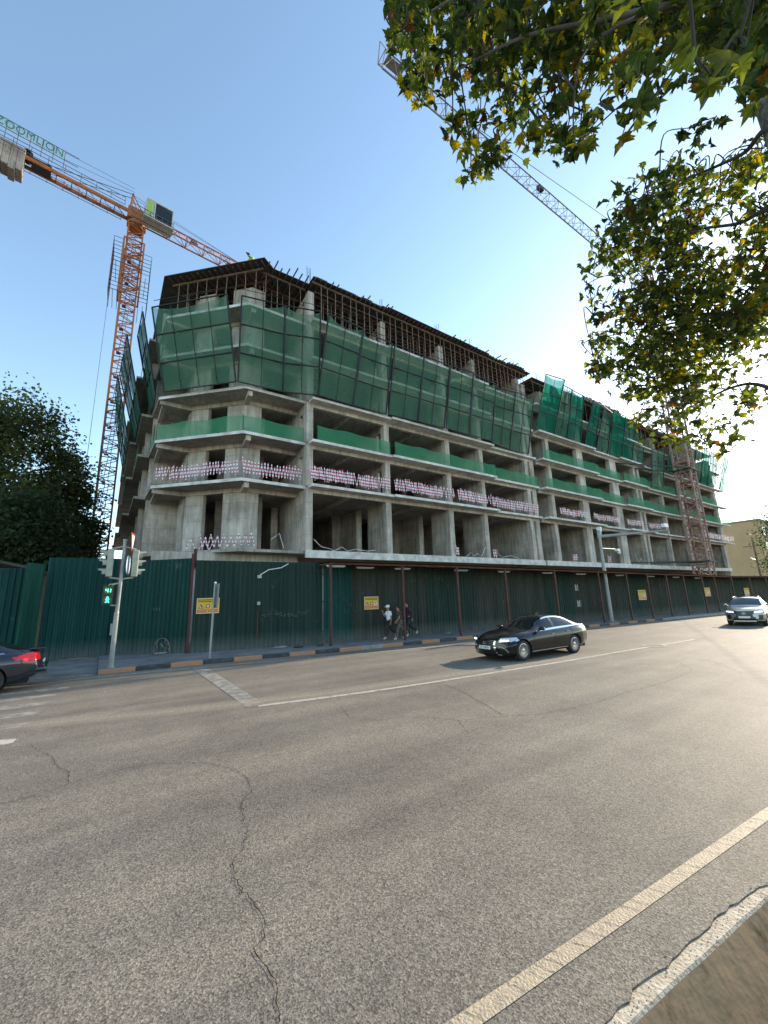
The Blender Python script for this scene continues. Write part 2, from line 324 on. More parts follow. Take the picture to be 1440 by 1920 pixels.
def dusty(pts, w):
    mb = MB(); mb.c = []; P = []
    for (a, b) in zip(pts, pts[1:]):
        for k in range(6): P.append(lerp((*a, 0), (*b, 0), k/6))
    n = len(P)
    for i, p in enumerate(P):
        for j, o in enumerate((-1, -.5, 0, .5, 1)): mb.v.append((p.x+.1*o*w, p.y+o*w, .009))
    for i in range(n-1):
        for j in range(4): mb.f.append((5*i+j, 5*i+5+j, 5*i+6+j, 5*i+j+1))
    mb.m = [0]*len(mb.f)
    o = mb.build('dust_streak', M['dust'], road); me = o.data; ca = me.color_attributes.new('tint', 'FLOAT_COLOR', 'POINT')
    for i in range(n):
        e = min(1, i/6, (n-1-i)/6)
        for j, q in enumerate((0, .55, .9, .55, 0)): v = q*e; ca.data[5*i+j].color = (v, v, v, 1)
dusty([(-2.6, 11.2), (-.7, 10.95), (.9, 10.4), (2.6, 9.95), (4.5, 9.55), (7.3, 9.25), (9.8, 9.05), (13, 8.8), (19, 8.3)], .5)
for cr in (
    [(56, 1396), (69, 1407), (88, 1415), (99, 1420), (101, 1430), (112, 1441), (131, 1448), (129, 1456), (124, 1461), (131, 1469)],
    [(109, 1478), (131, 1469), (161, 1459), (210, 1448), (259, 1437), (292, 1431), (337, 1432), (375, 1430), (416, 1437), (446, 1446), (463, 1459), (472, 1482), (452, 1505), (455, 1530), (465, 1555), (457, 1590), (435, 1620), (445, 1660), (467, 1685), (495, 1725), (497, 1760), (475, 1780), (500, 1815), (517, 1840), (517, 1880), (527, 1935)],
    [(375, 1430), (390, 1420), (412, 1413), (446, 1407), (461, 1397), (480, 1382)],
    [(637, 1323), (657, 1347), (707, 1351), (760, 1345), (827, 1348), (860, 1352), (947, 1343), (1013, 1339), (1067, 1330), (1120, 1317), (1180, 1297), (1247, 1280), (1300, 1257), (1273, 1243), (1220, 1240)],
    [(827, 1280), (867, 1297), (907, 1320), (947, 1343)], [(860, 1352), (873, 1370), (883, 1379)],
    [(1250, 1228), (1330, 1238), (1390, 1262), (1440, 1258)], [(240, 1322), (330, 1312), (410, 1303)], [(0, 1508), (40, 1500), (100, 1480)]):
    P = []; r = random.Random(len(cr))
    for a, b in zip(cr, cr[1:]):
        A, B = G(*a), G(*b); k = max(2, int((B-A).length/.05))
        for q in range(k):
            t = q/k; p = A+(B-A)*t; jj = .018 if q else 0; P.append((p.x+r.uniform(-jj, jj), p.y+r.uniform(-jj, jj)))
    strip('crack', P, [r.uniform(.002, .009) for _ in P], M['crack'] if 'crack' in M else M.setdefault('crack', pm('crack_shadow', (.03, .026, .022), 1, 0, 0, spec=0)), .007)
mh = G(1228, 1211)
mb = MB(); mb.lathe((mh.x, mh.y, .003), (0, 0, 1), [(0, .5), (.006, .5), (.006, .34)], 28, 0).lathe((mh.x, mh.y, .004), (0, 0, 1), [(.003, .34), (.003, 0.001)], 28, 1)
tag(mb.build('manhole_cover', [M['kraw'], M['rust']]), 'round manhole cover with pale concrete ring sunk in the road between the two cars', 'manhole cover')
# concrete ditch along the near edge of the road
mb = MB()
rr = random.Random(9)
xx = [-60, -20, -5]+[-5+i*.1 for i in range(1, 160)]+[14, 20, 40, 120]
top = []
for x in xx:
    j = rr.uniform(-.012, .012)+.012*math.sin(x*7) if -5 < x < 11 else 0
    top.append((x, ey(x)-.135+j*.12))
n = len(xx)
for (x, y) in top: mb.v += [(x, y+.26, -.02), (x, y+.012, -.006), (x, y, -.02), (x, y-.62, -.95)]
for i in range(n-1):
    for j in range(3): mb.f.append((4*i+j, 4*i+j+1, 4*i+5+j, 4*i+4+j))
mb.m = [1, 1, 0]*(n-1); o = mb.build('ditch_wall', [M['ditch'], pm('sunlit_rim_concrete', (.42, .34, .24), .92, 0, 0, 9, .6, 40, c2=(.62, .53, .4), detail=10)]); S(o)  # rim paler than the wall: sun on the top edge put into colour
S(MB().prism([(-60, 6.2), (120, -9), (120, -10), (-60, 5.2)], -.99, -.85).build('ditch_floor', M['site']))
S(MB().prism([(-60, 5.4), (120, -9.8), (120, -60), (-60, -60)], -.95, .35).build('near_pavement', M['walk']))
# loose grit at the broken edge
mb = MB(); r = random.Random(21)
for k in range(450):
    x = r.uniform(.8, 8); y = ey(x)-.08+r.gauss(-.03, .04); s_ = r.uniform(.002, .007); z = -.012 if y < ey(x)-.15 else .002
    if y < ey(x)-.12: continue
    mb.add([(x-s_, y, z), (x, y-s_, z), (x+s_, y, z), (x, y+s_, z), (x, y, z+s_)], [(0, 1, 4), (1, 2, 4), (2, 3, 4), (3, 0, 4)], 0)
tag(mb.build('grit', M['kraw']), kind='stuff')
# ------------------------------------------------------------------ the unfinished building
FY = 23.5
LZ = [5.29, 9.5, 12.5, 15.5, 18.5, 21.5, 24.5]
bld = thing('unfinished_building', 'grey unfinished concrete apartment building of seven open storeys with a chamfered corner', 'building', (3, 24, 0))
LEFT = [(1.65, 31.3), (1.0, 31.3), (1.0, 37.6), (.55, 37.6), (.55, 48), (.3, 48), (.3, 62)]
LEDGE = [(10.25, 16.6, 22.9), (16.6, 27.8, 22.72), (27.8, 34.45, 23.15)]
LEDGE2 = [(34.95, 45.6, 22.75), (45.6, 51.4, 23.15), (51.4, 58.0, 22.8), (58.0, 67.0, 23.1), (67.0, 75.0, 22.75), (75.0, 86.6, 22.95)]
corner = [(1.75, 28.15), (6.1, 23.8), (10.25, 23.8)]
for k, z in enumerate(LZ[:6]):
    t = .17; z0 = z-t
    if k == 0:
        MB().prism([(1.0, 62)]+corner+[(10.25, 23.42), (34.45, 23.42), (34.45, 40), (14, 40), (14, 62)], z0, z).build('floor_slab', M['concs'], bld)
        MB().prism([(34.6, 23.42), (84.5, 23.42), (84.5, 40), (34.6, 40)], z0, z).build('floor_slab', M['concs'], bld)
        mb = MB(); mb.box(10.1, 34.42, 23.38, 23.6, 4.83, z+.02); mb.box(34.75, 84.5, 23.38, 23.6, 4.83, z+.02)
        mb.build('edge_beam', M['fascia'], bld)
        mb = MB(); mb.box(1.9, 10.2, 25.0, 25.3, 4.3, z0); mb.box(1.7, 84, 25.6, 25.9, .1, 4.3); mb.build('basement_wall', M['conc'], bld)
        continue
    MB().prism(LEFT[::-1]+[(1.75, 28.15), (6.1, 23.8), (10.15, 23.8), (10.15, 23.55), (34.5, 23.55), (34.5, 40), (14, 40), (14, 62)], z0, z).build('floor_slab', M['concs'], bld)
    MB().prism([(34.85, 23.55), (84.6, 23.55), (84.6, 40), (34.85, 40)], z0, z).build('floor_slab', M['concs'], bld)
    for (x0, x1, y) in LEDGE+LEDGE2:
        if x0 > 34 and k > 5: continue
        mb = MB(); mb.box(x0, x1, y, 23.548, z0+.002, z-.002); mb.box(x0, x1, y-.004, y, z0-.01, z+.005)
        mb.build('balcony_slab', M['fascia'], bld)
    # pale poured lip round the chamfer
    mb = MB(); mb.beam((1.75, 28.12, z-.085), (6.1, 23.78, z-.085), .02, .19); mb.beam((6.1, 23.79, z-.085), (10.15, 23.79, z-.085), .02, .19)
    mb.build('slab_lip', M['fascia'], bld)
# beams under the slabs along the column line
for k in range(1, 6):
    z = LZ[k]-.17; mb = MB()
    mb.box(10.5, 34.4, 23.52, 23.78, z-.28, z); mb.box(34.9, 84.4, 23.52, 23.78, z-.28, z)
    mb.beam((3.79, 28.2, z-.14), (6.64, 25.35, z-.14), .25, .28); mb.box(6.66, 10.1, 25.22, 25.47, z-.28, z)
    mb.box(1.85, 3.7, 28.1, 28.35, z-.28, z); mb.beam((6.45, 23.95, z-.17), (6.62, 25.4, z-.17), .3, .34)
    mb.box(2.0, 2.25, 28.4, 61, z-.28, z)
    mb.build('beam', M['conc'], bld)
    for a in (13.4, 19.4, 30):
        MB().box(a, a+.22, 23.8, 39, z-.25, z).build('beam', M['conc'], bld)
# columns
COLS = [(10.1, 10.55), (16.3, 16.75), (22.45, 22.95), (26.55, 27.0), (32.95, 33.45), (33.75, 34.35), (36.85, 37.35), (42.6, 43.75), (49.75, 51.2), (55.6, 56.15), (56.75, 57.2), (63.0, 63.5), (69.6, 70.2), (76.2, 76.7), (83.4, 84.3)]
TOPZ = LZ[5]+2.6
for i, (a, b) in enumerate(COLS):
    mb = MB()
    for k in range(6):
        z0 = LZ[k]; z1 = LZ[k+1]-.17 if k < 5 else (24.0 if i < 5 else 23.6)
        mb.box(a, b, 23.5, 23.95, z0, z1)
    mb.build('column', M['conc'], bld)
# angled corner piers
for nm, pts in (('corner_pier', [(5.65, 26.3), (6.64, 25.3), (7.6, 25.3), (7.6, 25.65), (6.8, 25.65), (5.9, 26.55)]), ('corner_pier', [(3.75, 28.15), (4.65, 27.27), (4.9, 27.5), (4.0, 28.4)])):
    mb = MB()
    for k in range(6):
        mb.prism(pts, LZ[k], LZ[k+1]-.17 if k < 5 else 24.0)
    mb.build(nm, M['conc'], bld)
# cross walls between the rooms, with a door gap where the photo shows one
def wall_y(mb, x0, x1, y0, y1, z0, z1, hole=None):
    if hole and y0 < hole[0]:
        mb.box(x0, x1, y0, hole[0], z0, z1); mb.box(x0, x1, hole[1], y1, z0, z1); mb.box(x0, x1, hole[0], hole[1], z0+2.1, z1)
    else: mb.box(x0, x1, y0, y1, z0, z1)
for i, (a, b) in enumerate(COLS):
    for k in range(6):
        z0 = LZ[k]; z1 = LZ[k+1]-.17 if k < 5 else 23.9
        deep = {0: 28.3, 1: 26.4, 2: 26.0, 3: 26.3, 4: 29.5}.get(i, 30.5); mb = MB()
        if k > 0: deep = max(deep, 28.2)
        m0, m1 = (b-.25, b-.01) if i != 0 else (a+.01, a+.26)
        hole = (24.25, 24.75) if (k in (1, 2, 3, 4, 5) and i in (0, 1)) else None
        if hole:
            mb.box(m0, m1, 23.95, 24.25, z0, z1); mb.box(m0, m1, 24.85, deep, z0, z1); mb.box(m0, m1, 24.25, 24.85, z0+2.2, z1)
        else: mb.box(m0, m1, 23.96, deep, z0, z1)
        if i < 4:
            mb.box(m0-.1, m1+.15, deep+1.6, deep+2.1, z0, z1); mb.box(m0, m1, deep+2.1, 38, z0, z1)
        mb.build('cross_wall', M['conc'], bld)
# rear walls of the rooms and the corridor wall behind
for k in range(6):
    z0 = LZ[k]; z1 = LZ[k+1]-.17 if k < 5 else 23.9; mb = MB(); r = random.Random(k)
    x = 10.6
    while x < 84:
        w_ = r.uniform(1.8, 4.2); y = 30.9
        if x > 34.5 or r.random() < .55: mb.box(x, x+w_, y, y+.2, z0, z1)
        x += w_+r.uniform(.9, 1.8)
    mb.box(2.2, 84, 38.6, 38.9, z0, z1)
    mb.box(10.6, 14, 34.0, 34.25, z0, z1); mb.box(17, 22, 35.0, 35.25, z0, z1)
    # left wing
    mb.box(1.75, 3.7, 31.3, 31.55, z0, z1); mb.box(3.7, 3.95, 28.5, 31.5, z0, z1); mb.box(5.9, 8.2, 29.6, 29.85, z0, z1); mb.box(8.2, 8.45, 27.2, 31, z0, z1)
    for y in (34.4, 37.6, 42.5, 47.8, 53, 58, 61.7): mb.box(1.5, 8, y, y+.25, z0, z1)
    mb.box(4.2, 4.45, 32, 61.9, z0, z1)
    mb.build('inner_wall', M['conc'], bld)
mb = MB(); mb.box(84.3, 84.6, 23.6, 39, .1, 5.1)
for k in range(6): mb.box(84.3, 84.55, 24.0, 39, LZ[k], LZ[k+1]-.17 if k < 5 else 23.6)
mb.build('gable_wall', M['conc'], bld)
mb = MB(); mb.box(34.5, 34.8, 23.9, 38, 4.9, 23.5); mb.build('joint_wall', M['conc'], bld)
# expansion-joint cladding, small debris on the ledge
# ------------------------------------------------------------------ roof formwork
DZ = 24.62
deck = MB()
deck.prism([(1.4, 28.2), (6.75, 22.95), (7.6, 23.55), (10.15, 23.55), (10.15, 22.7), (16.4, 22.75), (16.4, 22.45), (23.5, 22.55), (23.5, 22.5), (28.2, 22.6), (28.2, 22.9), (34.4, 22.75), (34.4, 38), (3, 38), (1.4, 61)], DZ-.03, DZ+.02)
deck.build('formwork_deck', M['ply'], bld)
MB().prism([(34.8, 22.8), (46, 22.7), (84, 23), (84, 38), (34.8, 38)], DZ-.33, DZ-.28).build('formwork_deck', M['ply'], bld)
mb = MB(); r = random.Random(4)
x = 10.3
while x < 34.3:   # joists poking out past the edge
    o = r.choice([0, 0, 0, .25, .5]); mb.box(x, x+.05, 22.62-o, 27.5, DZ-.13, DZ-.03); x += .42
x = 7.1
while x < 10.1: mb.box(x, x+.06, 23.3-r.uniform(.1, .75), 28, DZ-.13, DZ-.03); x += .45
for i in range(17):
    p = lerp((1.7, 28.1, DZ-.08), (6.6, 23.2, DZ-.08), i/16); o = r.uniform(0, .12)
    mb.beam((p.x-.7*(o-.1), p.y-.7*(o-.1), p.z), (p.x+3, p.y+3, p.z), .05, .1)
x = 35
while x < 84: o = r.choice([0, 0, .3]); mb.box(x, x+.05, 22.75-o, 26, DZ-.43, DZ-.33); x += .5
mb.build('joist', M['timber'], bld)
mb = MB()
for y in (23.0, 24.2, 25.4, 27, 28.6): mb.box(10.2, 34.3, y, y+.1, DZ-.27, DZ-.13)
for y in (24.0, 25.3, 27): mb.box(7.0, 10.1, y, y+.1, DZ-.27, DZ-.13)
for o in (.45, 1.5, 2.8): mb.beam((1.7+o*.7, 28.3+o*.7, DZ-.2), (6.6+o*.7, 23.4+o*.7, DZ-.2), .1, .14)
for y in (23.1, 24.6): mb.box(35, 84, y, y+.1, DZ-.57, DZ-.43)
for y in (23.0, 24.2, 25.4):
    mb.tube([(10.4, y+.05, DZ-.9), (34, y+.05, DZ-.95)], .025, 5)
mb.build('bearer', M['timber'], bld)
# ragged boards lying on the deck edge
mb = MB()
for i in range(26):
    x = 10.4+i*.93; y = 22.62+r.uniform(-.05, .25); mb.box(x, x+r.uniform(.6, 1.4), y, y+1.1, DZ+.024+.002*i % .01, DZ+.05+r.uniform(0, .05))
mb.build('loose_board', M['ply'], bld)
# steel props: every prop a thing
pr = thing('steel_prop', 'thin rusty steel prop holding up the roof formwork', 'steel prop', (10.9, 23.05, LZ[5]), 0, 'steel props under the roof formwork', local=True)
mb = MB(); mb.tube([(0, 0, .0), (0, 0, 1.6)], .032, 6); mb.tube([(0, 0, 1.5), (0, 0, 2.82)], .024, 6); mb.build('tube', M['prop'], pr)
MB().box(-.07, .07, -.07, .07, 0.001, .012).build('base_plate', M['prop'], pr)
mb = MB(); mb.box(-.07, .07, -.05, .05, 2.82, 2.84); mb.tube([(-.08, 0, 1.55), (.08, 0, 1.55)], .02, 5); mb.build('head', M['prop'], pr)
def prop(x, y, z=LZ[5], s=1.0):
    global pr_used
    o = pr if not pr_used else dup(pr); pr_used = True
    o.location = (x, y, z); o.scale = (1, 1, s); o.rotation_euler = (r.uniform(-.012, .012), r.uniform(-.012, .012), r.uniform(0, 3)); return o
pr_used = False
for j, (y, st) in enumerate(((23.05, .6), (24.25, .75), (25.45, 1.05), (27.05, 1.6))):
    x = 10.85
    while x < 34.2: prop(x+r.uniform(-.08, .08), y, s=1.0); x += st
for j, y in enumerate((24.05, 25.35)):
    for i in range(4): prop(7.2+i*.85, y)
for o in (.45, 1.5, 2.8):
    for i in range(9):
        p = lerp((1.8, 28.2, 0), (6.5, 23.5, 0), (i+.5)/9); prop(p.x+o*.7, p.y+o*.7)
x = 35.3
while x < 83: prop(x, 23.15, s=.88); x += 1.25
# starter bars above the deck
def rebar(x, y, n=6, h=1.7, sp=.35):
    mb = MB()
    for i in range(n):
        a = x+r.uniform(0, sp); b = y+r.uniform(0, .4); mb.tube([(a, b, DZ-.3), (a+r.uniform(-.04, .04), b, DZ+h*r.uniform(.75, 1.05))], .011, 4)
    mb.build('rebar', M['frame'], bld)
for x in (10.1, 16.4, 22.5, 26.6, 32.9, 34.0, 37): rebar(x, 23.5)
for x in (43, 44.5, 46, 47.5, 49, 50, 51, 52): rebar(x, 24, 7, 1.9, 1.3)
for x in (66, 69, 72): rebar(x, 24, 8, 2.2, 2)
# formwork of the next storey already standing on the far wing
mb = MB()
for i in range(12): mb.beam((46.5+i*.75, 23.7, DZ-.25), (46.5+i*.75+.05, 23.75, DZ+1.15+.1*(i % 3)), .6, .05, up=(0, 1, 0))
mb.box(46.3, 55.6, 23.8, 23.86, DZ-.2, DZ+1.1); mb.box(46.4, 46.5, 23.8, 27, DZ-.2, DZ+1.1)
mb.build('wall_formwork', M['timber'], bld)
mb = MB(); mb.box(62, 76, 23.4, 23.5, DZ-.25, DZ+.6); mb.box(70, 78, 24, 24.1, DZ-.2, DZ+1.3); mb.build('wall_formwork', M['rust'], bld)
# guard rail tubes along the top slab edge behind the nets
mb = MB(); zz = LZ[5]+.55
mb.tube([(10.7, 22.0, zz-.55), (34.0, 22.2, zz-.55)], .025, 5); mb.tube([(10.3, 21.9, zz), (34.0, 22.1, zz)], .022, 5)
mb.tube([(5.5, 23.3, zz-.2), (10.2, 22.1, zz-.2)], .022, 5); mb.tube([(.9, 27.5, zz-.1), (4.6, 23.8, zz-.1)], .022, 5)
mb.build('guard_rail', M['frame'], bld)
# ------------------------------------------------------------------ green safety nets
def net_panel(bl, br, tr, tl, label, mat='net', group='tall safety net panels', mids=1, rows=3, drop=.0, seed=0):
    bl, br, tr, tl = map(Vector, (bl, br, tr, tl)); r = random.Random(seed+11)
    t = thing('safety_net_panel', label, 'safety net', bl, 0, group)
    nrm = (br-bl).cross(tl-bl).normalized(); mb = MB(); nu, nv = 14, 16; ph = r.uniform(0, 6)
    for j in range(nv+1):
        for i in range(nu+1):
            u, v = i/nu, j/nv; sag = drop*(4*u*(1-u))**.8*(v**6)*1.0
            p = lerp(lerp(bl, br, u), lerp(tl, tr, u), v*(1-.0)); p = p-(tl-bl).normalized()*sag
            p = p+nrm*(.05*math.sin(u*math.pi*2*(mids+1)+ph)*math.sin(v*math.pi*rows)+.025*math.sin(9*u+5*v+ph))
            mb.v.append(tuple(p))
    mb.f = [(j*(nu+1)+i, j*(nu+1)+i+1, (j+1)*(nu+1)+i+1, (j+1)*(nu+1)+i) for j in range(nv) for i in range(nu)]; mb.m = [0]*len(mb.f)
    mb.build('netting', M[mat], t, smooth=True)
    fr = MB(); q = nrm*(-.05 if nrm.y > 0 else .05)
    for a, b in ((bl, tl), (br, tr)): fr.beam(a+q, b+q, .085)
    for k in range(rows+1):
        v = k/rows; fr.beam(lerp(bl, tl, v)+q, lerp(br, tr, v)+q, .065)
    for k in range(1, mids+1): fr.beam(lerp(bl, br, k/(mids+1))+q, lerp(tl, tr, k/(mids+1))+q, .04)
    for u in (.12, .88):   # stays tying the panel back to the floor
        a = lerp(lerp(bl, br, u), lerp(tl, tr, u), .66); fr.tube([a, (a.x, max(a.y+.4, 23.6) if a.x > 10 else a.y+1.6, LZ[4])], .018, 4)
    fr.build('frame', M['frame'], t)
    return t
zb, zt = 15.55, 21.2
net_panel(G(308, 735, zb), G(443, 716, zb), G(426, 552, 21.2), G(286, 577, 21.2), 'broad dark green net panel on the chamfered corner, left of the black gap', drop=.35, mids=3, seed=1)
net_panel(G(446, 716, zb), G(530, 735, zb), G(534, 574, 21.3), G(453, 555, 21.3), 'dark green net panel right of the black gap at the chamfered corner', drop=.4, seed=2)
net_panel(G(531, 735, zb), G(598, 742, zb), G(601, 585, 21.5), G(535, 574, 21.3), 'dark green net panel over the end column, before the long facade begins', drop=.35, mids=1, seed=3)
tops = [(616, 588, 680, 617), (681, 622, 735, 645), (740, 646, 795, 667), (795, 668, 843, 686), (844, 686, 887, 700), (887, 702, 929, 721), (928, 727, 966, 736), (966, 735, 1000, 748)]
bots = [(596, 741, 661, 760), (662, 760, 723, 777), (728, 777, 782, 790), (784, 790, 832, 803), (836, 803, 879, 815), (881, 816, 922, 827), (922, 830, 955, 842), (956, 843, 990, 851)]
for i, (t_, b_) in enumerate(zip(tops, bots)):
    net_panel(G(b_[0], b_[1], zb), G(b_[2], b_[3], zb), G(t_[2], t_[3], 21.15), G(t_[0], t_[1], 21.15), 'dark green leaning net panel, %s from the left on the long street facade' % ORD[i], drop=.45 if i < 6 else .3, seed=i+5)
zb, zt = 18.55, 24.2
R2 = [((1004, 804), (1038, 816), (1058, 712.7), (1023, 701.7), 'bright sunlit green net panel standing tallest above the roof edge at the building joint', 'net_lit'),
      ((1038, 816), (1063, 821), (1072, 731), (1055, 722), 'narrow green net panel just right of the tallest bright one', 'net'),
      ((1063, 820), (1088, 829), (1094, 743), (1072, 732), 'green net panel at the left edge of the first gap past the joint', 'net_lit'),
      ((1096, 833), (1113, 842), (1127, 760), (1112, 750), 'narrow bright sunlit green net panel alone between two gaps in the net wall', 'net_lit'),
      ((1117, 843), (1138, 852), (1148, 775), (1132, 762), 'dull green net panel right of the narrow lone one', 'net'),
      ((1142, 852), (1166, 857), (1173, 782), (1150, 768), 'bright green sunlit net panel above the speed camera mast', 'net_lit'),
      ((1166, 857), (1185, 866), (1190, 792), (1173, 783), 'green net panel second right of the sunlit one above the camera mast', 'net_lit'),
      ((1185, 864), (1205, 870), (1208, 813), (1191, 803), 'green net panel ending at the open gap left of the red lattice mast', 'net')]
for i, (a, b, c, d, lb, mt) in enumerate(R2): net_panel(G(*a, zb), G(*b, zb), G(*c, zt), G(*d, zt), lb, mt, seed=i+30, drop=.25)
xs_ = [(64.2, 67.3), (67.4, 70.4), (70.6, 73.4), (73.5, 76.2), (76.4, 79), (79.2, 82), (82.1, 84.4)]
for i, (a, b) in enumerate(xs_):
    net_panel((a, 22.8, zb), (b, 22.9, zb), (b+.2, 21.7, 23.9), (a+.2, 21.6, 23.9), '%s of seven green net panels on the far facade, counted from the gap' % ORD[i], 'net_lit' if i in (0, 4, 5) else 'net', seed=i+50)
net_panel((84.6, 22.9, zb), (86.2, 23.0, zb), (87.3, 21.6, 24.0), (85.2, 21.6, 23.9), 'pale see-through net panel at the very far end of the building', 'net_lit', seed=61)
P0, P1 = AY(1222, 912, 22.5), AY(1243, 913, 22.5); P2, P3 = AY(1245, 845, 22.5), AY(1222, 842, 22.5)
net_panel(P0, P1, P2, P3, 'flat dull green net sheet hanging lower than the others beside the red lattice mast', 'net', seed=70)
# nets down the left side
lf = [((1.6, 28.3), (1.6, 31.2), (.4, 27.8), (.3, 30.8)), ((.95, 31.4), (.95, 34.4), (-.35, 31), (-.45, 34.2)), ((.95, 34.5), (.95, 37.5), (-.5, 34.4), (-.6, 37.4)), ((.5, 37.7), (.5, 42.6), (-.75, 37.5), (-.8, 42.4)), ((.5, 42.8), (.5, 47.8), (-.7, 42.6), (-.7, 47.6))]
for i, (a, b, c, d) in enumerate(lf):
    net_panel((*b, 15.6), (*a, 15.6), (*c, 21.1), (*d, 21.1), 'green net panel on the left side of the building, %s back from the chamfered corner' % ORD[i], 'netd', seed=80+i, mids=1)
# lower parapet nets
def parapet(pts, z, label, h=1.05, seed=0):
    r = random.Random(seed+100); t = thing('parapet_net', label, 'parapet net', (*pts[0], z), 0, 'low green nets along the balcony edges'); mb = MB(); P = []
    for a, b in zip(pts, pts[1:]):
        L_ = math.hypot(b[0]-a[0], b[1]-a[1]); n = max(4, int(L_/.3))
        for i in range(n): P.append((a[0]+(b[0]-a[0])*i/n, a[1]+(b[1]-a[1])*i/n, (i/n)))
    P.append((*pts[-1], 1)); rows = 5; posts = []; acc = 0
    for i, (x, y, f) in enumerate(P):
        s_ = .10*math.sin(i*.9+seed)+.06*math.sin(i*.37+seed); hh = h*(1-.10*abs(math.sin(i*.35+seed)))
        for j in range(rows+1):
            v = j/rows; mb.v.append((x+.0*s_, y-.02+s_*.3*math.sin(v*3.1), z+.02+hh*v))
    for i in range(len(P)-1):
        for j in range(rows): mb.f.append((i*(rows+1)+j, (i+1)*(rows+1)+j, (i+1)*(rows+1)+j+1, i*(rows+1)+j+1))
    mb.m = [0]*len(mb.f); mb.build('netting', M['pnet'], t, smooth=True)
    fr = MB()
    for (x, y) in pts: fr.tube([(x, y+.03, z), (x, y+.03, z+h+.03)], .018, 5)
    for i in range(0, len(P), 9): fr.tube([(P[i][0], P[i][1]+.03, z), (P[i][0], P[i][1]+.03, z+h)], .014, 4)
    fr.tube([(p[0], p[1]+.03, z+h*.93) for p in P], .008, 4); fr.build('wire_frame', M['frame'], t)
parapet([(1.8, 28.0), (6.05, 23.85)], 12.5, 'low green balcony net along the chamfered corner on the third floor', seed=1)
parapet([(6.1, 23.85), (10.0, 23.85)], 12.5, 'low green balcony net between the chamfered corner and the end column', seed=2)
parapet([(1.68, 31.2), (1.68, 28.1)], 12.5, 'low green balcony net on the left side of the building next to the chamfer', seed=3)
parapet([(1.02, 37.5), (1.02, 31.4)], 12.5, 'low green balcony net further back along the left side of the building', seed=4)
sp = [(10.6, 16.45, 22.95, 'first'), (16.75, 22.3, 22.78, 'second'), (22.3, 27.7, 22.78, 'third'), (27.9, 34.3, 23.2, 'fourth')]
for a, b, y, o_ in sp: parapet([(a, y), (b, y)], 12.5, 'low green balcony net of the %s bay right of the end column' % o_, seed=int(a))
for k, z, nm in ((2, 12.5, 'lower'), (3, 15.5, 'upper')):
    for j, (a, b, y) in enumerate([(35.1, 45.5, 22.8), (45.7, 51.3, 23.2), (51.5, 57.9, 22.85), (58.1, 66.9, 23.15), (67.1, 74.9, 22.8), (75.1, 86.4, 23.0)]):
        parapet([(a, y), ((a+b)/2, y-.03), (b, y)], z, '%s row of low green nets past the joint, %s length from the joint' % (nm, ORD[j]), seed=j+k*10)
# striped barrier tape looped up and down along the second floor
def tape_mat():
    m = bpy.data.materials.new('red_white_tape'); m.use_nodes = True; N, L = nodes(m); b = N['Principled BSDF']; b.inputs['Roughness'].default_value = .5
    tc = N.new('ShaderNodeTexCoord'); wv = N.new('ShaderNodeTexWave'); wv.bands_direction = 'Z'; wv.inputs['Scale'].default_value = 1.4; L.new(tc.outputs['Object'], wv.inputs[0])
    r = N.new('ShaderNodeValToRGB'); r.color_ramp.interpolation = 'CONSTANT'; r.color_ramp.elements[0].color = (.8, .75, .76, 1); r.color_ramp.elements[1].position = .6; r.color_ramp.elements[1].color = (.58, .09, .16, 1)
    L.new(wv.outputs[0], r.inputs[0]); L.new(r.outputs[0], b.inputs['Base Color']); b.inputs['Emission Strength'].default_value = 0
    return m
M['tape'] = tape_mat()
def tape(a, b, z, label, pitch=.125, lo=.35, hi=1.2, seed=0, gaps=()):
    r = random.Random(seed+300); a, b = Vector((*a, 0)), Vector((*b, 0)); L_ = (b-a).length; d = (b-a)/L_; q = Vector((-d.y, d.x, 0)); s_ = 0; pts = []; up = True
    while s_ < L_:
        g = any(u < s_/L_ < v for u, v in gaps)
        zz = (hi if up else lo)+r.uniform(-.1, .1)+.05*math.sin(s_*1.7+seed)-.06*math.sin(s_/L_*math.pi)+.04
        pts.append(a+d*s_+q*r.uniform(-.06, .06)+Vector((0, 0, z+zz))); up = not up; s_ += pitch*.5*r.uniform(.75, 1.3)*(3.0 if g else 1)
    mb = MB(); w_ = .028
    for p, p2 in zip(pts, pts[1:]):
        o = d*w_; mid = (p+p2)/2+q*r.uniform(-.03, .03)
        mb.quad(p-o, p+o, mid+o, mid-o); mb.quad(mid-o, mid+o, p2+o, p2-o)
    t = mb.build('barrier_tape', M['tape'], org=(a.x, a.y, z)); return tag(t, label, 'barrier tape', 'loops of striped barrier tape along the floor edges')
z = 9.5
tape((1.95, 28.1), (6.0, 24.0), z, 'looped red and white barrier tape along the chamfered corner balcony', seed=1, pitch=.2)
tape((6.15, 23.95), (10.0, 23.95), z, 'looped red and white tape between the chamfer and the end column', seed=2, pitch=.2)
tape((1.75, 28.2), (1.75, 31.2), z, 'looped striped tape going back along the left side of the building', seed=3)
tape((10.2, 23.1), (16.5, 23.1), z, 'looped red and white tape across the first bay right of the end column', seed=4, gaps=((.5, .56), (.8, .84)))
tape((16.7, 22.9), (22.6, 22.9), z, 'looped red and white tape across the second bay, slack at its right end', seed=5, gaps=((.78, .95),))
tape((23.0, 22.9), (27.0, 22.9), z, 'looped red and white tape across the third bay right of the end column', seed=6, gaps=((.85, 1),))
tape((27.6, 23.35), (34.2, 23.35), z, 'looped red and white tape ending at the joint in the building', seed=7)
for j, (a, b) in enumerate(((37.6, 42.5), (43.9, 49.6), (51.3, 55.4), (56.9, 60.3))):
    tape((a, 23.2), (b, 23.2), z, 'small looped striped tape past the joint, %s stretch from the joint' % ORD[j], seed=20+j, lo=.55)
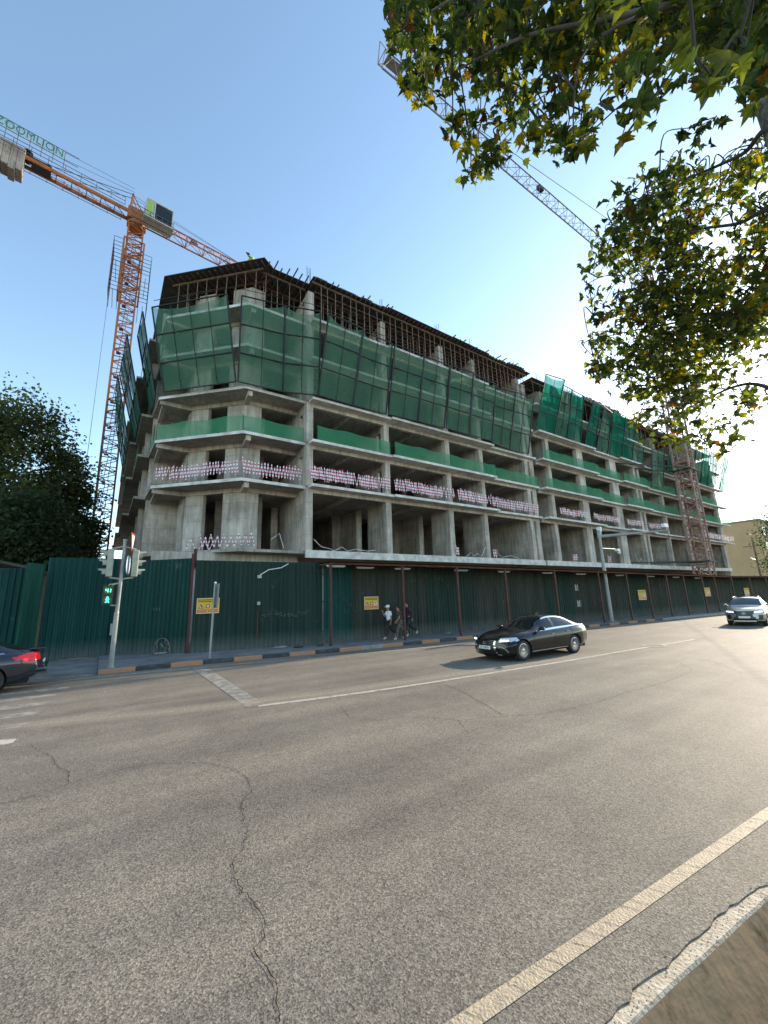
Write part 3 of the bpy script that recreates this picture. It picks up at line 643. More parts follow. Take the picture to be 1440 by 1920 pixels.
tape((75, 23.1), (88, 23.3), z, 'bright striped tape sticking out past the far end of the building', seed=31, lo=.3)
tape((5.3, 26.2), (3.6, 26.6), 5.3, 'zigzag of white tape standing on the lowest slab at the corner', .6, .05, .75, seed=40)
tape((4.3, 25.3), (7.2, 23.75), 5.3, 'open zigzag of tape on the lowest slab in front of the corner piers', .34, .1, .85, seed=41)
for j, (x, w_) in enumerate(((39.2, .8), (46.0, .5), (22.8, .4), (27.2, .5))):
    tape((x, 23.4), (x+w_, 23.4), 5.3, 'small striped tape bundle on the lowest slab, %s' % ('past the joint in the first narrow bay', 'past the joint before the wide column', 'at the foot of the third column', 'at the foot of the fourth column')[j], .12, .02, .75, seed=50+j)
def cord(pts, nm, label, rr_=.018, mat='white'):
    o = MB().tube(pts, rr_, 5).build(nm, M[mat], org=pts[0]); return tag(o, label, 'cord', 'loose pale cords on the lowest slab')
cord([(10.6, 23.4, 6.0), (11.1, 23.4, 5.55), (11.7, 23.4, 5.45), (12.0, 23.4, 5.32), (12.6, 23.4, 5.6), (13, 23.4, 5.34), (13.6, 23.4, 5.5), (14.6, 23.4, 5.4), (15.2, 23.4, 5.5)], 'loose_cord', 'pale loose cord sagging across the first ground bay')
cord([(24, 23.4, 5.35), (24.5, 23.4, 5.7), (24.8, 23.4, 5.4), (25.3, 23.4, 5.65), (25.7, 23.4, 5.4), (26.3, 23.4, 6.2)], 'loose_cord', 'pale cord rising to the right in the third ground bay')
cord([(27.5, 23.4, 5.9), (28.3, 23.4, 5.4), (29.5, 23.4, 5.6), (30.6, 23.4, 5.35)], 'loose_cord', 'pale cord lying low in the fourth ground bay')
cord([(52.2, 23.35, 6.4), (52.9, 23.35, 5.5), (53.6, 23.35, 6.1), (54.3, 23.35, 5.6)], 'loose_cord', 'thin cord zigzagging right of the second wide column')
cord([(8.0, 23.8, 5.9), (8.5, 23.8, 6.3), (8.8, 23.8, 5.4)], 'loose_cord', 'thin pointed cord on the slab left of the end column')
cord([(66, 22.9, 9.4), (66.3, 22.9, 8.0), (67, 22.9, 6.6), (68, 22.9, 7), (68.4, 22.9, 9.3)], 'loose_cord', 'long cord loop hanging from the balcony left of the red mast')
# ------------------------------------------------------------------ cranes
def lattice(mb, a, b, w, bay, r=.07, rb=.035, up=(1, 0, 0), h=None, tri=False, mi=0):
    a, b = Vector(a), Vector(b); d = (b-a).normalized(); u = Vector(up); u = (u-d*u.dot(d)).normalized(); v = d.cross(u); h = h or w
    if tri: offs = [u*(-w/2), u*(w/2), v*h]
    else: offs = [u*w/2+v*h/2, -u*w/2+v*h/2, -u*w/2-v*h/2, u*w/2-v*h/2]
    n = max(1, round((b-a).length/bay)); k = len(offs)
    for o in offs: mb.beam(a+o, b+o, r*2, mi=mi)
    for i in range(n+1):
        p = a+(b-a)*i/n
        for j in range(k): mb.beam(p+offs[j], p+offs[(j+1) % k], rb*2, mi=mi)
        if i < n:
            p2 = a+(b-a)*(i+1)/n; pm = (p+p2)/2
            for j in range(k):
                A, B = offs[j], offs[(j+1) % k]
                if not tri:
                    mb.beam(p+A, pm+B, rb*1.7, mi=mi); mb.beam(pm+B, p2+A, rb*1.7, mi=mi)
                else:
                    if j: mb.beam(p+A, pm+B, rb*1.7, mi=mi); mb.beam(pm+B, p2+A, rb*1.7, mi=mi)
                    else: mb.beam(p+A, p2+B, rb*1.7, mi=mi)
    return mb
CXp = Vector((-.93, 50.0, 0)); CT = 46.8
c1 = thing('tower_crane', 'orange tower crane with white cab and concrete counterweights behind the left end of the building', 'tower crane', CXp)
lattice(MB(), (CXp.x, 50, .1), (CXp.x, 50, 24), 1.5, 1.5, .085, .04).build('lower_mast', M['craneold'], c1)
lattice(MB(), (CXp.x, 50, 24), (CXp.x, 50, CT), 1.5, 1.5, .085, .04).build('mast', M['crane'], c1)
# ladder landings inside the mast
mb = MB(); zz = 3
while zz < 44: mb.box(CXp.x-.5, CXp.x-.1, 49.6, 50.2, zz, zz+.05); mb.tube([(CXp.x-.3, 49.6, zz), (CXp.x-.1, 50.2, zz+3)], .03, 4); mb.tube([(CXp.x+.1, 49.6, zz), (CXp.x+.2, 50.2, zz+3)], .03, 4); zz += 3
mb.build('ladder', M['cranegrey'], c1)
# climbing cage with railed platforms
mb = lattice(MB(), (CXp.x, 50, 37.2), (CXp.x, 50, 44.5), 2.0, 2.4, .09, .05); mb.build('climbing_cage', M['crane'], c1)
mb = MB()
for zp in (36.6, 40.3):
    for sx in (-1, 1):
        x0 = CXp.x+sx*1.05; x1 = CXp.x+sx*1.9; zz = zp+(.0 if sx < 0 else -1.0)
        [mb.beam((xx_, 48.2, zz), (xx_, 51.8, zz), .05) for xx_ in (x0, (x0+x1)/2, x1)]
        for q in range(6):
            y = 48.2+q*.72
            mb.beam((x1, y, zz), (x1, y, zz+3.1), .04)
        for hh in (.5, 1.0, 1.5, 2.0, 2.5, 3.1):
            mb.beam((x1, 48.2, zz+hh), (x1, 51.8, zz+hh), .04); mb.beam((x0, 48.2, zz+hh), (x1, 48.2, zz+hh), .04)
        mb.beam((x0, 48.2, zz), (x0, 48.2, zz+3.1), .04)
    mb.beam((CXp.x-1.9, 48.2, zp), (CXp.x+1.9, 48.2, zp), .06)
    for hh in (.5, 1.0): mb.beam((CXp.x-1.9, 48.2, zp+hh), (CXp.x+1.9, 48.2, zp+hh), .04)
mb.build('railed_platform', M['cranegrey'], c1)
mb = MB(); mb.lathe((CXp.x, 50, CT), (0, 0, 1), [(0, .001), (0, .85), (.35, .85), (.35, .95), (.8, .95), (.8, .001)], 24); mb.box(CXp.x-1.0, CXp.x+1.0, 49.1, 50.9, CT+.8, CT+2.3)
mb.build('slewing_ring', M['crane'], c1)
jd = Vector((.99, .135, 0)).normalized(); jn = Vector((-jd.y, jd.x, 0)); J0 = Vector((CXp.x, 50, CT+1.6))
mb = MB(); lattice(mb, J0+jd*1.2, J0+jd*52, 1.3, 2.2, .07, .035, up=jn, h=1.35, tri=True); mb.build('jib', M['crane'], c1)
# counter-jib: two deep side girders with cross ties and a railed walkway
CE = J0-jd*15; mb = MB()
for s_ in (-1, 1):
    mb.beam(J0+jn*s_*.65-jd*.8, CE+jn*s_*.65, .16, .42)
for i in range(13):
    p = J0-jd*(1+i*1.35); mb.beam(p+jn*.65, p-jn*.65, .08); 
    if i < 12: mb.beam(p+jn*.65, p-jd*1.35-jn*.65, .06)
mb.build('counter_jib', M['crane'], c1)
mb = MB()
for s_ in (-1, 1):
    for i in range(12):
        p = J0-jd*(1.5+i*1.4)+jn*s_*1.25; mb.beam(p-Vector((0, 0, .1)), p+Vector((0, 0, 1.0)), .045)
    for hh in (0, .5, 1.0): mb.beam(J0-jd*1.5+jn*s_*1.25+Vector((0, 0, hh)), J0-jd*17+jn*s_*1.25+Vector((0, 0, hh)), .045)
mb.build('walkway_rail', M['cranegrey'], c1)
mb = MB()
for i in range(6):
    p = J0-jd*(10.6+i*.55); q = Vector((0, 0, 1))
    o = [jn*-.85, jn*.85]; mb.beam(p+q*.7-jn*0, p-q*2.1-q*(.25 if i % 2 else 0), .52, 1.7, up=jn)
mb.build('counterweight', M['concs'], c1)
mb = MB(); p = J0-jd*8.2; mb.beam(p+Vector((0, 0, .2)), p-jd*1.6+Vector((0, 0, .2)), 1.0, .8); mb.lathe(p-jd*2+jn*.0+Vector((0, 0, .75))-jn*.5, jn, [(0, .45), (1, .45)], 14); mb.build('winch', M['black'], c1)
# sign board above the counter-jib
mb = MB(); S0 = J0-jd*7.3-jn*1.3+Vector((0, 0, 1.5)); S1 = J0-jd*12.9-jn*1.3+Vector((0, 0, 1.5)); q = Vector((0, 0, 1))
for hh in (0, 1.15): mb.beam(S0+q*hh+jd*1.2, S1+q*hh, .05)
for i in range(7): a_ = lerp(S0, S1, i/6); mb.beam(a_-q*1.2, a_+q*1.15, .05)
sf = mb.build('sign_frame', M['cranegrey'], c1)
MB().quad(S1+q*.05+jn*.04, S0+q*.05+jn*.04, S0+q*1.1+jn*.04, S1+q*1.1+jn*.04).build('sign_panel', net_mat('pale_mesh_panel', (.45, .6, .5), .55, .5), sf)
M['green_letters'] = pm('green_letters', (.02, .16, .10), .5, 0, 0)
def text(s, size, mat, parent, matrix, name='lettering', ext=.01, org=(0, 0, 0), bold=0):
    cu = bpy.data.curves.new(name, 'FONT'); cu.body = s; cu.size = size; cu.extrude = ext; cu.align_x = 'CENTER'; cu.align_y = 'CENTER'; cu.offset = bold; cu.space_character = 1.05
    o = bpy.data.objects.new(name, cu); col.objects.link(o); dg = bpy.context.evaluated_depsgraph_get(); me = bpy.data.meshes.new_from_object(o.evaluated_get(dg)); bpy.data.objects.remove(o)
    me.transform(matrix); me.transform(Matrix.Translation(-Vector(org))); me.materials.clear(); me.materials.append(mat)
    o = bpy.data.objects.new(name, me); col.objects.link(o); o.parent = parent; return o
mid = (S0+S1)/2+q*.575-jn*.06
mx = Matrix((jd, q, -jn)).transposed().to_4x4(); mx.translation = mid
text('ZOOMLION', 1.3, M['green_letters'], sf, mx @ Matrix.Diagonal((.74, 1, 1, 1)), org=c1['_o'], bold=.0)
# a-frame, tie rods, cab
mb = MB(); AP = J0+Vector((0, 0, 2.9))-jd*.7
for s_ in (-1, 1): mb.beam(J0+jn*s_*.6-jd*.9, AP+jn*s_*.25, .16); mb.beam(J0+jn*s_*.6+jd*.9, AP+jn*s_*.25, .1)
mb.beam(AP-jn*.4, AP+jn*.4, .2); mb.build('tower_head', M['crane'], c1)
mb = MB()
for s_ in (-1, 1): mb.tube([AP+jn*s_*.3, J0-jd*9.3+jn*s_*.6+q*.3], .035, 5); mb.tube([AP+jn*s_*.2, J0+jd*14+q*1.3], .025, 4)
mb.tube([AP-jn*1.2, S0+q*1.0], .02, 4); mb.tube([AP-jn*1.2-q*.5, S0+q*.1], .02, 4)
mb.build('tie_rod', M['frame'], c1)
cb = J0+jd*1.9-jn*1.75+Vector((0, 0, .1))
def rbox(mb, c, sx, sy, sz, mi=0):
    c = Vector(c); vs = [c+jd*i*sx/2+jn*j*sy/2+q*k*sz/2 for k in (-1, 1) for i, j in ((-1, -1), (1, -1), (1, 1), (-1, 1))]
    mb.add(vs, [(3, 2, 1, 0), (4, 5, 6, 7), (0, 1, 5, 4), (1, 2, 6, 5), (2, 3, 7, 6), (3, 0, 4, 7)], mi)
mb = MB(); rbox(mb, cb-q*1.25, 3.2, 1.7, .12); rbox(mb, cb+q*1.25, 2.9, 1.6, .12); rbox(mb, cb-jd*1.05, .8, 1.55, 2.5)
for i in (-.55, 1.4):
    for j in (-.75, .75): rbox(mb, cb+jd*i+jn*j, .12, .1, 2.5)
cab = mb.build('operator_cab', pm('cab_paint', (.42, .43, .4), .5, 0, .1, 2), c1)
mb = MB(); rbox(mb, cb+jd*.42-q*.15, 1.85, 1.42, 2.1); mb.build('window', glass('cab_glass', (.01, .02, .02)), cab)
mb = MB(); rbox(mb, cb-jd*1.05-jn*.79+q*.1, .45, .03, 1.9); mb.build('green_stripe', pm('lime_sticker', (.25, .45, .04), .5, 0, 0), cab)
mb = MB(); [mb.beam(cb-q*1.6-jd*2.8+jn*o_, cb-q*1.6+jd*1.6+jn*o_, .08) for o_ in (-.8, 0, .8)]
for i in range(8): p = cb-q*1.6-jd*2.8+jd*i*.62-jn*.8; mb.beam(p, p+q*1.1, .05)
for hh in (.55, 1.1): mb.beam(cb-q*(1.6-hh)-jd*2.8-jn*.8, cb-q*(1.6-hh)+jd*1.6-jn*.8, .05)
mb.build('cab_platform', M['cranegrey'], c1)
mb = MB(); tr = J0+jd*11; mb.beam(tr-jn*.6-q*.2, tr+jn*.6-q*.2, .5, .35); mb.beam(J0+jd*6-jn*.4+q*.6, J0+jd*6.9-jn*.4+q*.4, .25, .3); mb.build('trolley', M['cranegrey'], c1)
MB().tube([(CXp.x-1.75, 48.2, 37), (CXp.x-1.8, 48, 2)], .022, 4).build('hanging_cable', M['frame'], c1)
# second crane: red lattice mast by the street facade, long jib overhead
c2p = Vector((64.9, 20.9, 0)); ZT = 47.2
c2 = thing('tower_crane', 'hazy pale red crane mast against the far street facade, its long jib high behind the leaves', 'tower crane', c2p)
lattice(MB(), (c2p.x, c2p.y, .1), (c2p.x, c2p.y, ZT), 1.75, 1.75, .1, .05).build('mast', M['cranered'], c2)
mb = MB(); zz = 2
while zz < 46: mb.tube([(c2p.x-.3, c2p.y-.4, zz), (c2p.x-.2, c2p.y+.4, zz+2.9)], .04, 4); mb.tube([(c2p.x+.2, c2p.y-.4, zz), (c2p.x+.3, c2p.y+.4, zz+2.9)], .04, 4); mb.box(c2p.x-.7, c2p.x+.7, c2p.y-.7, c2p.y+.7, zz, zz+.06); zz += 2.9
mb.build('ladder', M['cranered'], c2)
mb = MB()
for zz in (5.6, 18.1):
    mb.box(c2p.x-1.15, c2p.x+1.15, c2p.y-1.15, c2p.y-1.0, zz, zz+.22); mb.box(c2p.x-1.15, c2p.x+1.15, c2p.y+1.0, c2p.y+1.15, zz, zz+.22)
    mb.box(c2p.x-1.15, c2p.x-1.0, c2p.y-1, c2p.y+1, zz+.002, zz+.218); mb.box(c2p.x+1.0, c2p.x+1.15, c2p.y-1, c2p.y+1, zz+.002, zz+.218)
    mb.beam((c2p.x-1, c2p.y-1.05, zz+.1), (c2p.x-13, 23.6, zz-.1), .13); mb.beam((c2p.x-1, c2p.y+1.05, zz+.1), (c2p.x-8.5, 23.6, zz-.1), .13)
mb.build('wall_tie', M['frame'], c2)
mb = MB(); lattice(mb, (c2p.x-1.5, 20.72, 47.6), (15.4, 20.72, 47.6), 1.15, 1.75, .045, .022, up=(0, 1, 0), h=1.3, tri=True)
mb.beam((15.4, 20.1, 47.6), (15.3, 20.72, 49.3), .06); mb.beam((15.4, 21.3, 47.6), (15.3, 20.72, 49.3), .06)
mb.build('jib', pm('pale_jib_paint', (.25, .2, .17), .7, 0, .15, 2), c2)
mb = MB(); mb.box(15.8, 17.6, 20.3, 21.1, 47.66, 47.67); mb.build('jib_platform', M['galv'], c2)
mb = MB(); mb.box(37.2, 38.0, 20.5, 20.95, 48.0, 48.5); mb.build('floodlight', M['black'], c2)
mb = MB(); mb.tube([(26.5, 20.72, 49.0), (c2p.x-1, 20.72, 55.5)], .03, 4); mb.tube([(24, 20.4, 46.7), (c2p.x-2, 20.4, 46.3)], .012, 4); mb.build('tie_rod', M['frame'], c2)
lattice(MB(), (c2p.x, 20.8, ZT+.4), (c2p.x, 20.8, 56), 1.0, 1.5, .08, .04).build('tower_head', M['cranered'], c2)
mb = MB(); lattice(mb, (c2p.x+1, 20.8, 47.6), (c2p.x+14, 20.8, 47.6), 1.2, 1.6, .07, .04, up=(0, 1, 0), h=1.1, tri=True); mb.build('counter_jib', M['cranered'], c2)
MB().box(c2p.x+11, c2p.x+13.5, 20.1, 21.6, 45.2, 47.4).build('counterweight', M['concs'], c2)
# ------------------------------------------------------------------ site fence of corrugated sheet
def sheet_mat(name, c, c2, streak=.6, base=None):
    m = bpy.data.materials.new(name); m.use_nodes = True; N, L = nodes(m); b = N['Principled BSDF']; b.inputs['Roughness'].default_value = .65; b.inputs['Specular IOR Level'].default_value = .2
    tc = N.new('ShaderNodeTexCoord'); mp = N.new('ShaderNodeMapping'); mp.inputs['Scale'].default_value = (2.2, 2.2, .16); L.new(tc.outputs['Object'], mp.inputs[0])
    def rp(src, p0, a, p1, z):
        r = N.new('ShaderNodeValToRGB'); r.color_ramp.elements[0].position = p0; r.color_ramp.elements[1].position = p1; r.color_ramp.elements[0].color = (*a, 1); r.color_ramp.elements[1].color = (*z, 1); L.new(src, r.inputs[0]); return r.outputs[0]
    n = N.new('ShaderNodeTexNoise'); n.inputs['Scale'].default_value = 1.5; n.inputs['Detail'].default_value = 6; L.new(mp.outputs[0], n.inputs['Vector'])
    base_ = rp(n.outputs[0], .35, c, .72, c2)
    n2 = N.new('ShaderNodeTexNoise'); n2.inputs['Scale'].default_value = 1.1; n2.inputs['Detail'].default_value = 12; n2.inputs['Roughness'].default_value = .75; L.new(tc.outputs['Object'], n2.inputs['Vector'])
    sc2 = rp(n2.outputs[0], .6, (0, 0, 0), .72, (1, 1, 1))
    sx = N.new('ShaderNodeSeparateXYZ'); L.new(tc.outputs['Object'], sx.inputs[0])
    z = N.new('ShaderNodeMapRange'); z.inputs['From Min'].default_value = .1; z.inputs['From Max'].default_value = .75; z.inputs['To Min'].default_value = .8; z.inputs['To Max'].default_value = 0; L.new(sx.outputs[2], z.inputs['Value'])
    zz = N.new('ShaderNodeMath'); zz.operation = 'MULTIPLY'; L.new(z.outputs[0], zz.inputs[0]); L.new(n2.outputs[0], zz.inputs[1])
    mx = N.new('ShaderNodeMath'); mx.operation = 'MAXIMUM'; L.new(zz.outputs[0], mx.inputs[0]); s2 = N.new('ShaderNodeMath'); s2.operation = 'MULTIPLY'; s2.inputs[1].default_value = .5; L.new(sc2, s2.inputs[0]); L.new(s2.outputs[0], mx.inputs[1])
    mi = N.new('ShaderNodeMixRGB'); L.new(mx.outputs[0], mi.inputs[0]); L.new(base_, mi.inputs[1]); mi.inputs[2].default_value = (.2, .2, .185, 1); L.new(mi.outputs[0], b.inputs['Base Color'])
    return m
M['sheet'] = sheet_mat('green_sheet', (.003, .034, .028), (.008, .055, .045)); M['sheetb'] = sheet_mat('teal_sheet', (.003, .038, .034), (.009, .062, .053)); M['sheetl'] = sheet_mat('light_green_sheet', (.006, .05, .035), (.014, .09, .06))
M['sheetg'] = sheet_mat('weathered_green_sheet', (.022, .030, .024), (.052, .058, .046)); M['sheetd'] = sheet_mat('dull_green_sheet', (.010, .03, .023), (.026, .05, .038))
def corrugated(mb, a, b, z0, z1, per=.21, amp=.045, zt=None, r=None):
    a, b = Vector((*a, 0)), Vector((*b, 0)); L_ = (b-a).length; d = (b-a)/L_; q = Vector((d.y, -d.x, 0)); n = int(L_/per)+1; P = []
    for i in range(n+1):
        for f, o in ((0, 0), (.2, 1), (.5, 1), (.7, 0)):
            s_ = (i+f)*per
            P.append((min(s_, L_), o))
            if s_ > L_: break
    r = r or random.Random(1); k = len(mb.v); zt = zt if zt is not None else z1
    for s_, o in P:
        p = a+d*s_+q*(o*amp); z_ = z1+(zt-z1)*s_/L_; mb.v += [(p.x, p.y, z0), (p.x, p.y, z_)]
    mb.f += [(k+2*i, k+2*i+2, k+2*i+3, k+2*i+1) for i in range(len(P)-1)]; mb.m += [0]*(len(P)-1)
fl = thing('site_fence', 'tall dark green corrugated fence behind the traffic light on the left', 'fence', (-2, 23, .1))
mb = MB(); corrugated(mb, (-2.15, 22.95), (.45, 22.75), .06, 4.42); mb.build('corrugated_sheet', M['sheetb'], fl)
mb = MB(); corrugated(mb, (.5, 22.7), (3.25, 20.42), .1, 4.28, zt=4.3); mb.build('corrugated_sheet', M['sheet'], fl)
mb = MB(); mb.beam((.5, 22.62, .1), (.5, 22.62, 4.4), .13); mb.build('post', M['post'], fl)
mb = MB(); mb.beam((3.22, 20.33, .1), (3.22, 20.33, 4.5), .11); mb.build('post', M['post'], fl)
MB().beam((3.33, 20.5, 3.9), (3.33, 20.5, 4.75), .13).build('post', M['post'], fl)
fl2 = thing('site_fence', 'lighter green corrugated fence at the left edge of the picture', 'fence', (-2.3, 22.9, .1))
mb = MB(); corrugated(mb, (-2.75, 22.0), (-2.25, 22.7), .06, 4.1); mb.build('corrugated_sheet', M['sheetl'], fl2)
mb = MB(); corrugated(mb, (-9, 23.4), (-2.6, 22.3), .06, 3.9); mb.build('corrugated_sheet', M['sheetb'], fl2)
fm = thing('site_fence', 'green corrugated fence with scuffs and a warning sign left of the canopy', 'fence', (3.3, 20.3, .1))
mb = MB(); corrugated(mb, (3.35, 20.3), (9.15, 19.15), .11, 4.2, zt=4.1); mb.build('corrugated_sheet', M['sheetd'], fm)
mb = MB(); corrugated(mb, (5.4, 19.8), (6.6, 19.57), .2, 3.9); 
MB().beam((6.05, 19.63, .6), (6.05, 19.6, 1.9), .05).build('hasp_bar', M['post'], fm)
mb = MB(); mb.box(6.0, 6.2, 19.66, 19.72, 3.35, 3.5); mb.box(6.02, 6.16, 19.62, 19.7, 2.1, 2.25); mb.build('junction_box', M['galv'], fm)
cord([(6.1, 19.6, 3.5), (6.5, 19.55, 3.75), (7.1, 19.5, 3.85), (7.45, 19.45, 4.05)], 'lamp_cable', 'white cable arching from a junction box up to the fence top', .022)
FP = [(9.2, 19.12), (14.5, 18.6), (27, 17.4), (45, 16.0), (75, 13.9), (140, 9.6)]
def fy(x):
    for (a, b), (c, d) in zip(FP, FP[1:]):
        if x <= c: return b+(d-b)*(x-a)/(c-a)
fr_ = thing('site_fence', 'very long grey green corrugated fence under the canopy along the pavement', 'fence', (9.2, 19.1, .1))
x = 9.2; i = 0
while x < 130:
    x2 = x+(1.55 if x < 11 else 3.2 if x < 60 else 8); mb = MB(); corrugated(mb, (x, fy(x)), (x2+.05, fy(x2+.05)-.012*(i % 2)), .1, 4.05-.018*(x-9)*(x < 45)-.65*(x >= 45)); mb.build('corrugated_sheet', M['sheetb'] if x < 10.5 else M['sheetg'] if i % 3 else M['sheetd'], fr_); x = x2; i += 1
mb = MB()
for zz in (.7, 2.2, 3.6):
    for a, b in zip(FP, FP[1:]): mb.beam((a[0], a[1]+.08, zz*(.98)), (b[0], b[1]+.08, zz*.82), .06)
mb.build('rail', M['frame'], fr_)
# pale scratches, chalk marks and a scrawl on the sheets
mb = MB(); r = random.Random(31); C0 = Vector((.5, 22.62, 0)); C1 = Vector((3.25, 20.34, 0)); cd_ = (C1-C0).normalized(); cn = Vector((cd_.y, -cd_.x, 0))*.06
A0 = AY(284, 1225, 21.2); u0 = (A0-C0).dot(cd_)
def cpt(u, z): p = C0+cd_*(u0+u)+cn; return Vector((p.x, p.y, z))
P = [cpt(.38*(1-math.cos(t)), .18+.62*math.sin(t)**.8) for t in [math.pi*k/12 for k in range(13)]]
for a, b in zip(P, P[1:]): mb.beam(a, b, .05, .02)
for i in range(26):
    u = r.uniform(.05, .7); z = r.uniform(.2, .68); mb.beam(cpt(u, z), cpt(u+r.uniform(-.1, .1), z+r.uniform(-.12, .12)), .03, .02)
for i in range(3): mb.beam(cpt(-.15+i*.14, 2.0), cpt(-.14+i*.14, 2.12), .02, .02)
mb.build('chalk_scrawl', M['walk'], fl)
mb = MB(); C0 = Vector((3.35, 20.3, 0)); C1 = Vector((9.15, 19.15, 0)); cd_ = (C1-C0).normalized(); cn = Vector((cd_.y, -cd_.x, 0))*.06
for i in range(90):
    u = r.uniform(2.9, 5.3); z = 1.62+.05*math.sin(u*4)+r.gauss(0, .07); p = C0+cd_*u+cn+Vector((0, 0, z)); l = r.uniform(.02, .12); mb.beam(p, p+cd_*l+Vector((0, 0, r.uniform(-.03, .03))), .012, .01)
mb.build('scratch', M['walk'], fm)
mb = MB()
for i in range(120):
    x = 10.55+r.gauss(0, .3); z = 1.7+r.gauss(0, .5); l = r.uniform(.03, .1); mb.beam((x, fy(x)-.06, z), (x+r.uniform(-.03, .03), fy(x)-.06, z+l), .015, .01)
for i in range(240):
    x = r.uniform(14, 45); z = r.choice([.4, 1.6, 2.8])+r.gauss(0, .3); mb.beam((x, fy(x)-.07, z), (x+r.uniform(-.03, .03), fy(x)-.07, z+r.uniform(.05, .5)), .02, .01)
mb.build('scratch', M['sheetd'] if False else pm('dust_scratch', (.07, .075, .07), .9, 0, 0), fr_)
# canopy over the pavement
PX = [(8.92, 17.75), (12.72, 17.05), (16.05, 16.5), (19.75, 16.25), (24.1, 15.85), (28.57, 15.4), (31.85, 15.1), (34.53, 14.85), (37.2, 14.6), (39.9, 14.4), (43.1, 14.18), (45.5, 14.05), (49, 13.8), (53, 13.5), (57, 13.2), (62, 12.8), (67, 12.4), (72, 12.0), (78, 11.6)]
def cz(x): return 3.98-.0185*(x-9) if x < 48 else 3.26
ca = thing('walkway_canopy', 'long dark sheet canopy on thin red posts sheltering the pavement along the fence', 'canopy', (8.9, 17.7, .13))
for i, (x, y) in enumerate(PX): MB().beam((x, y, .13), (x, y, cz(x)-.06), .10 if i < 5 else .09).build('post', M['post'], ca)
mb = MB()
for (a, b), (c, d) in zip(PX, PX[1:]):
    mb.beam((a, b, cz(a)-.03), (c, d, cz(c)-.03), .08)
for (x, y) in PX: mb.beam((x, y, cz(x)-.05), (x+.1, fy(max(9.3, x)), cz(x)+.0), .07)
mb.build('edge_rail', M['rust'], ca)
mb = MB()
for (a, b), (c, d) in zip(PX, PX[1:]):
    mb.add([(a, b-.18, cz(a)+.02), (c, d-.18, cz(c)+.02), (c, fy(max(9.3, c))+.1, cz(c)+.12), (a, fy(max(9.3, a))+.1, cz(a)+.12)], [(0, 1, 2, 3)])
    mb.add([(a, b-.18, cz(a)+.045), (c, d-.18, cz(c)+.045), (c, fy(max(9.3, c))+.1, cz(c)+.145), (a, fy(max(9.3, a))+.1, cz(a)+.145)], [(0, 1, 2, 3)])
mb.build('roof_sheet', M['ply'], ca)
lp = thing('strip_light', 'white strip light under the canopy', 'strip light', (10, 18.4, 3.7), 0, 'strip lights under the walkway canopy', local=True)
MB().box(-.5, .5, -.04, .04, 0, .04).build('batten', M['white'], lp)
mb = MB(); mb.tube([(-.45, 0, -.03), (.45, 0, -.03)], .015, 8); mb.build('tube', M['white'], lp)
for i, (x, y) in enumerate([(9.3, 17.9), (11.1, 18.1), (13.3, 17.8), (17.2, 17.3), (20.6, 17.0), (24.5, 16.6), (28.0, 16.3), (32.6, 15.9), (37, 15.6), (41, 15.3), (45, 15.1)]):
    o = lp if i == 0 else dup(lp); o.location = (x, y, cz(x)-.14); o.rotation_euler = (0, 0, -.1)
    o['label'] = 'white strip light under the canopy, %s from its left end' % ORD[i]
cord([(7.6, 19.4, 4.0), (8.0, 18.9, 3.75), (8.5, 18.2, 3.62), (8.9, 17.75, 3.7)], 'lamp_cable', 'thin cable sagging to the leftmost canopy post', .012, 'black')
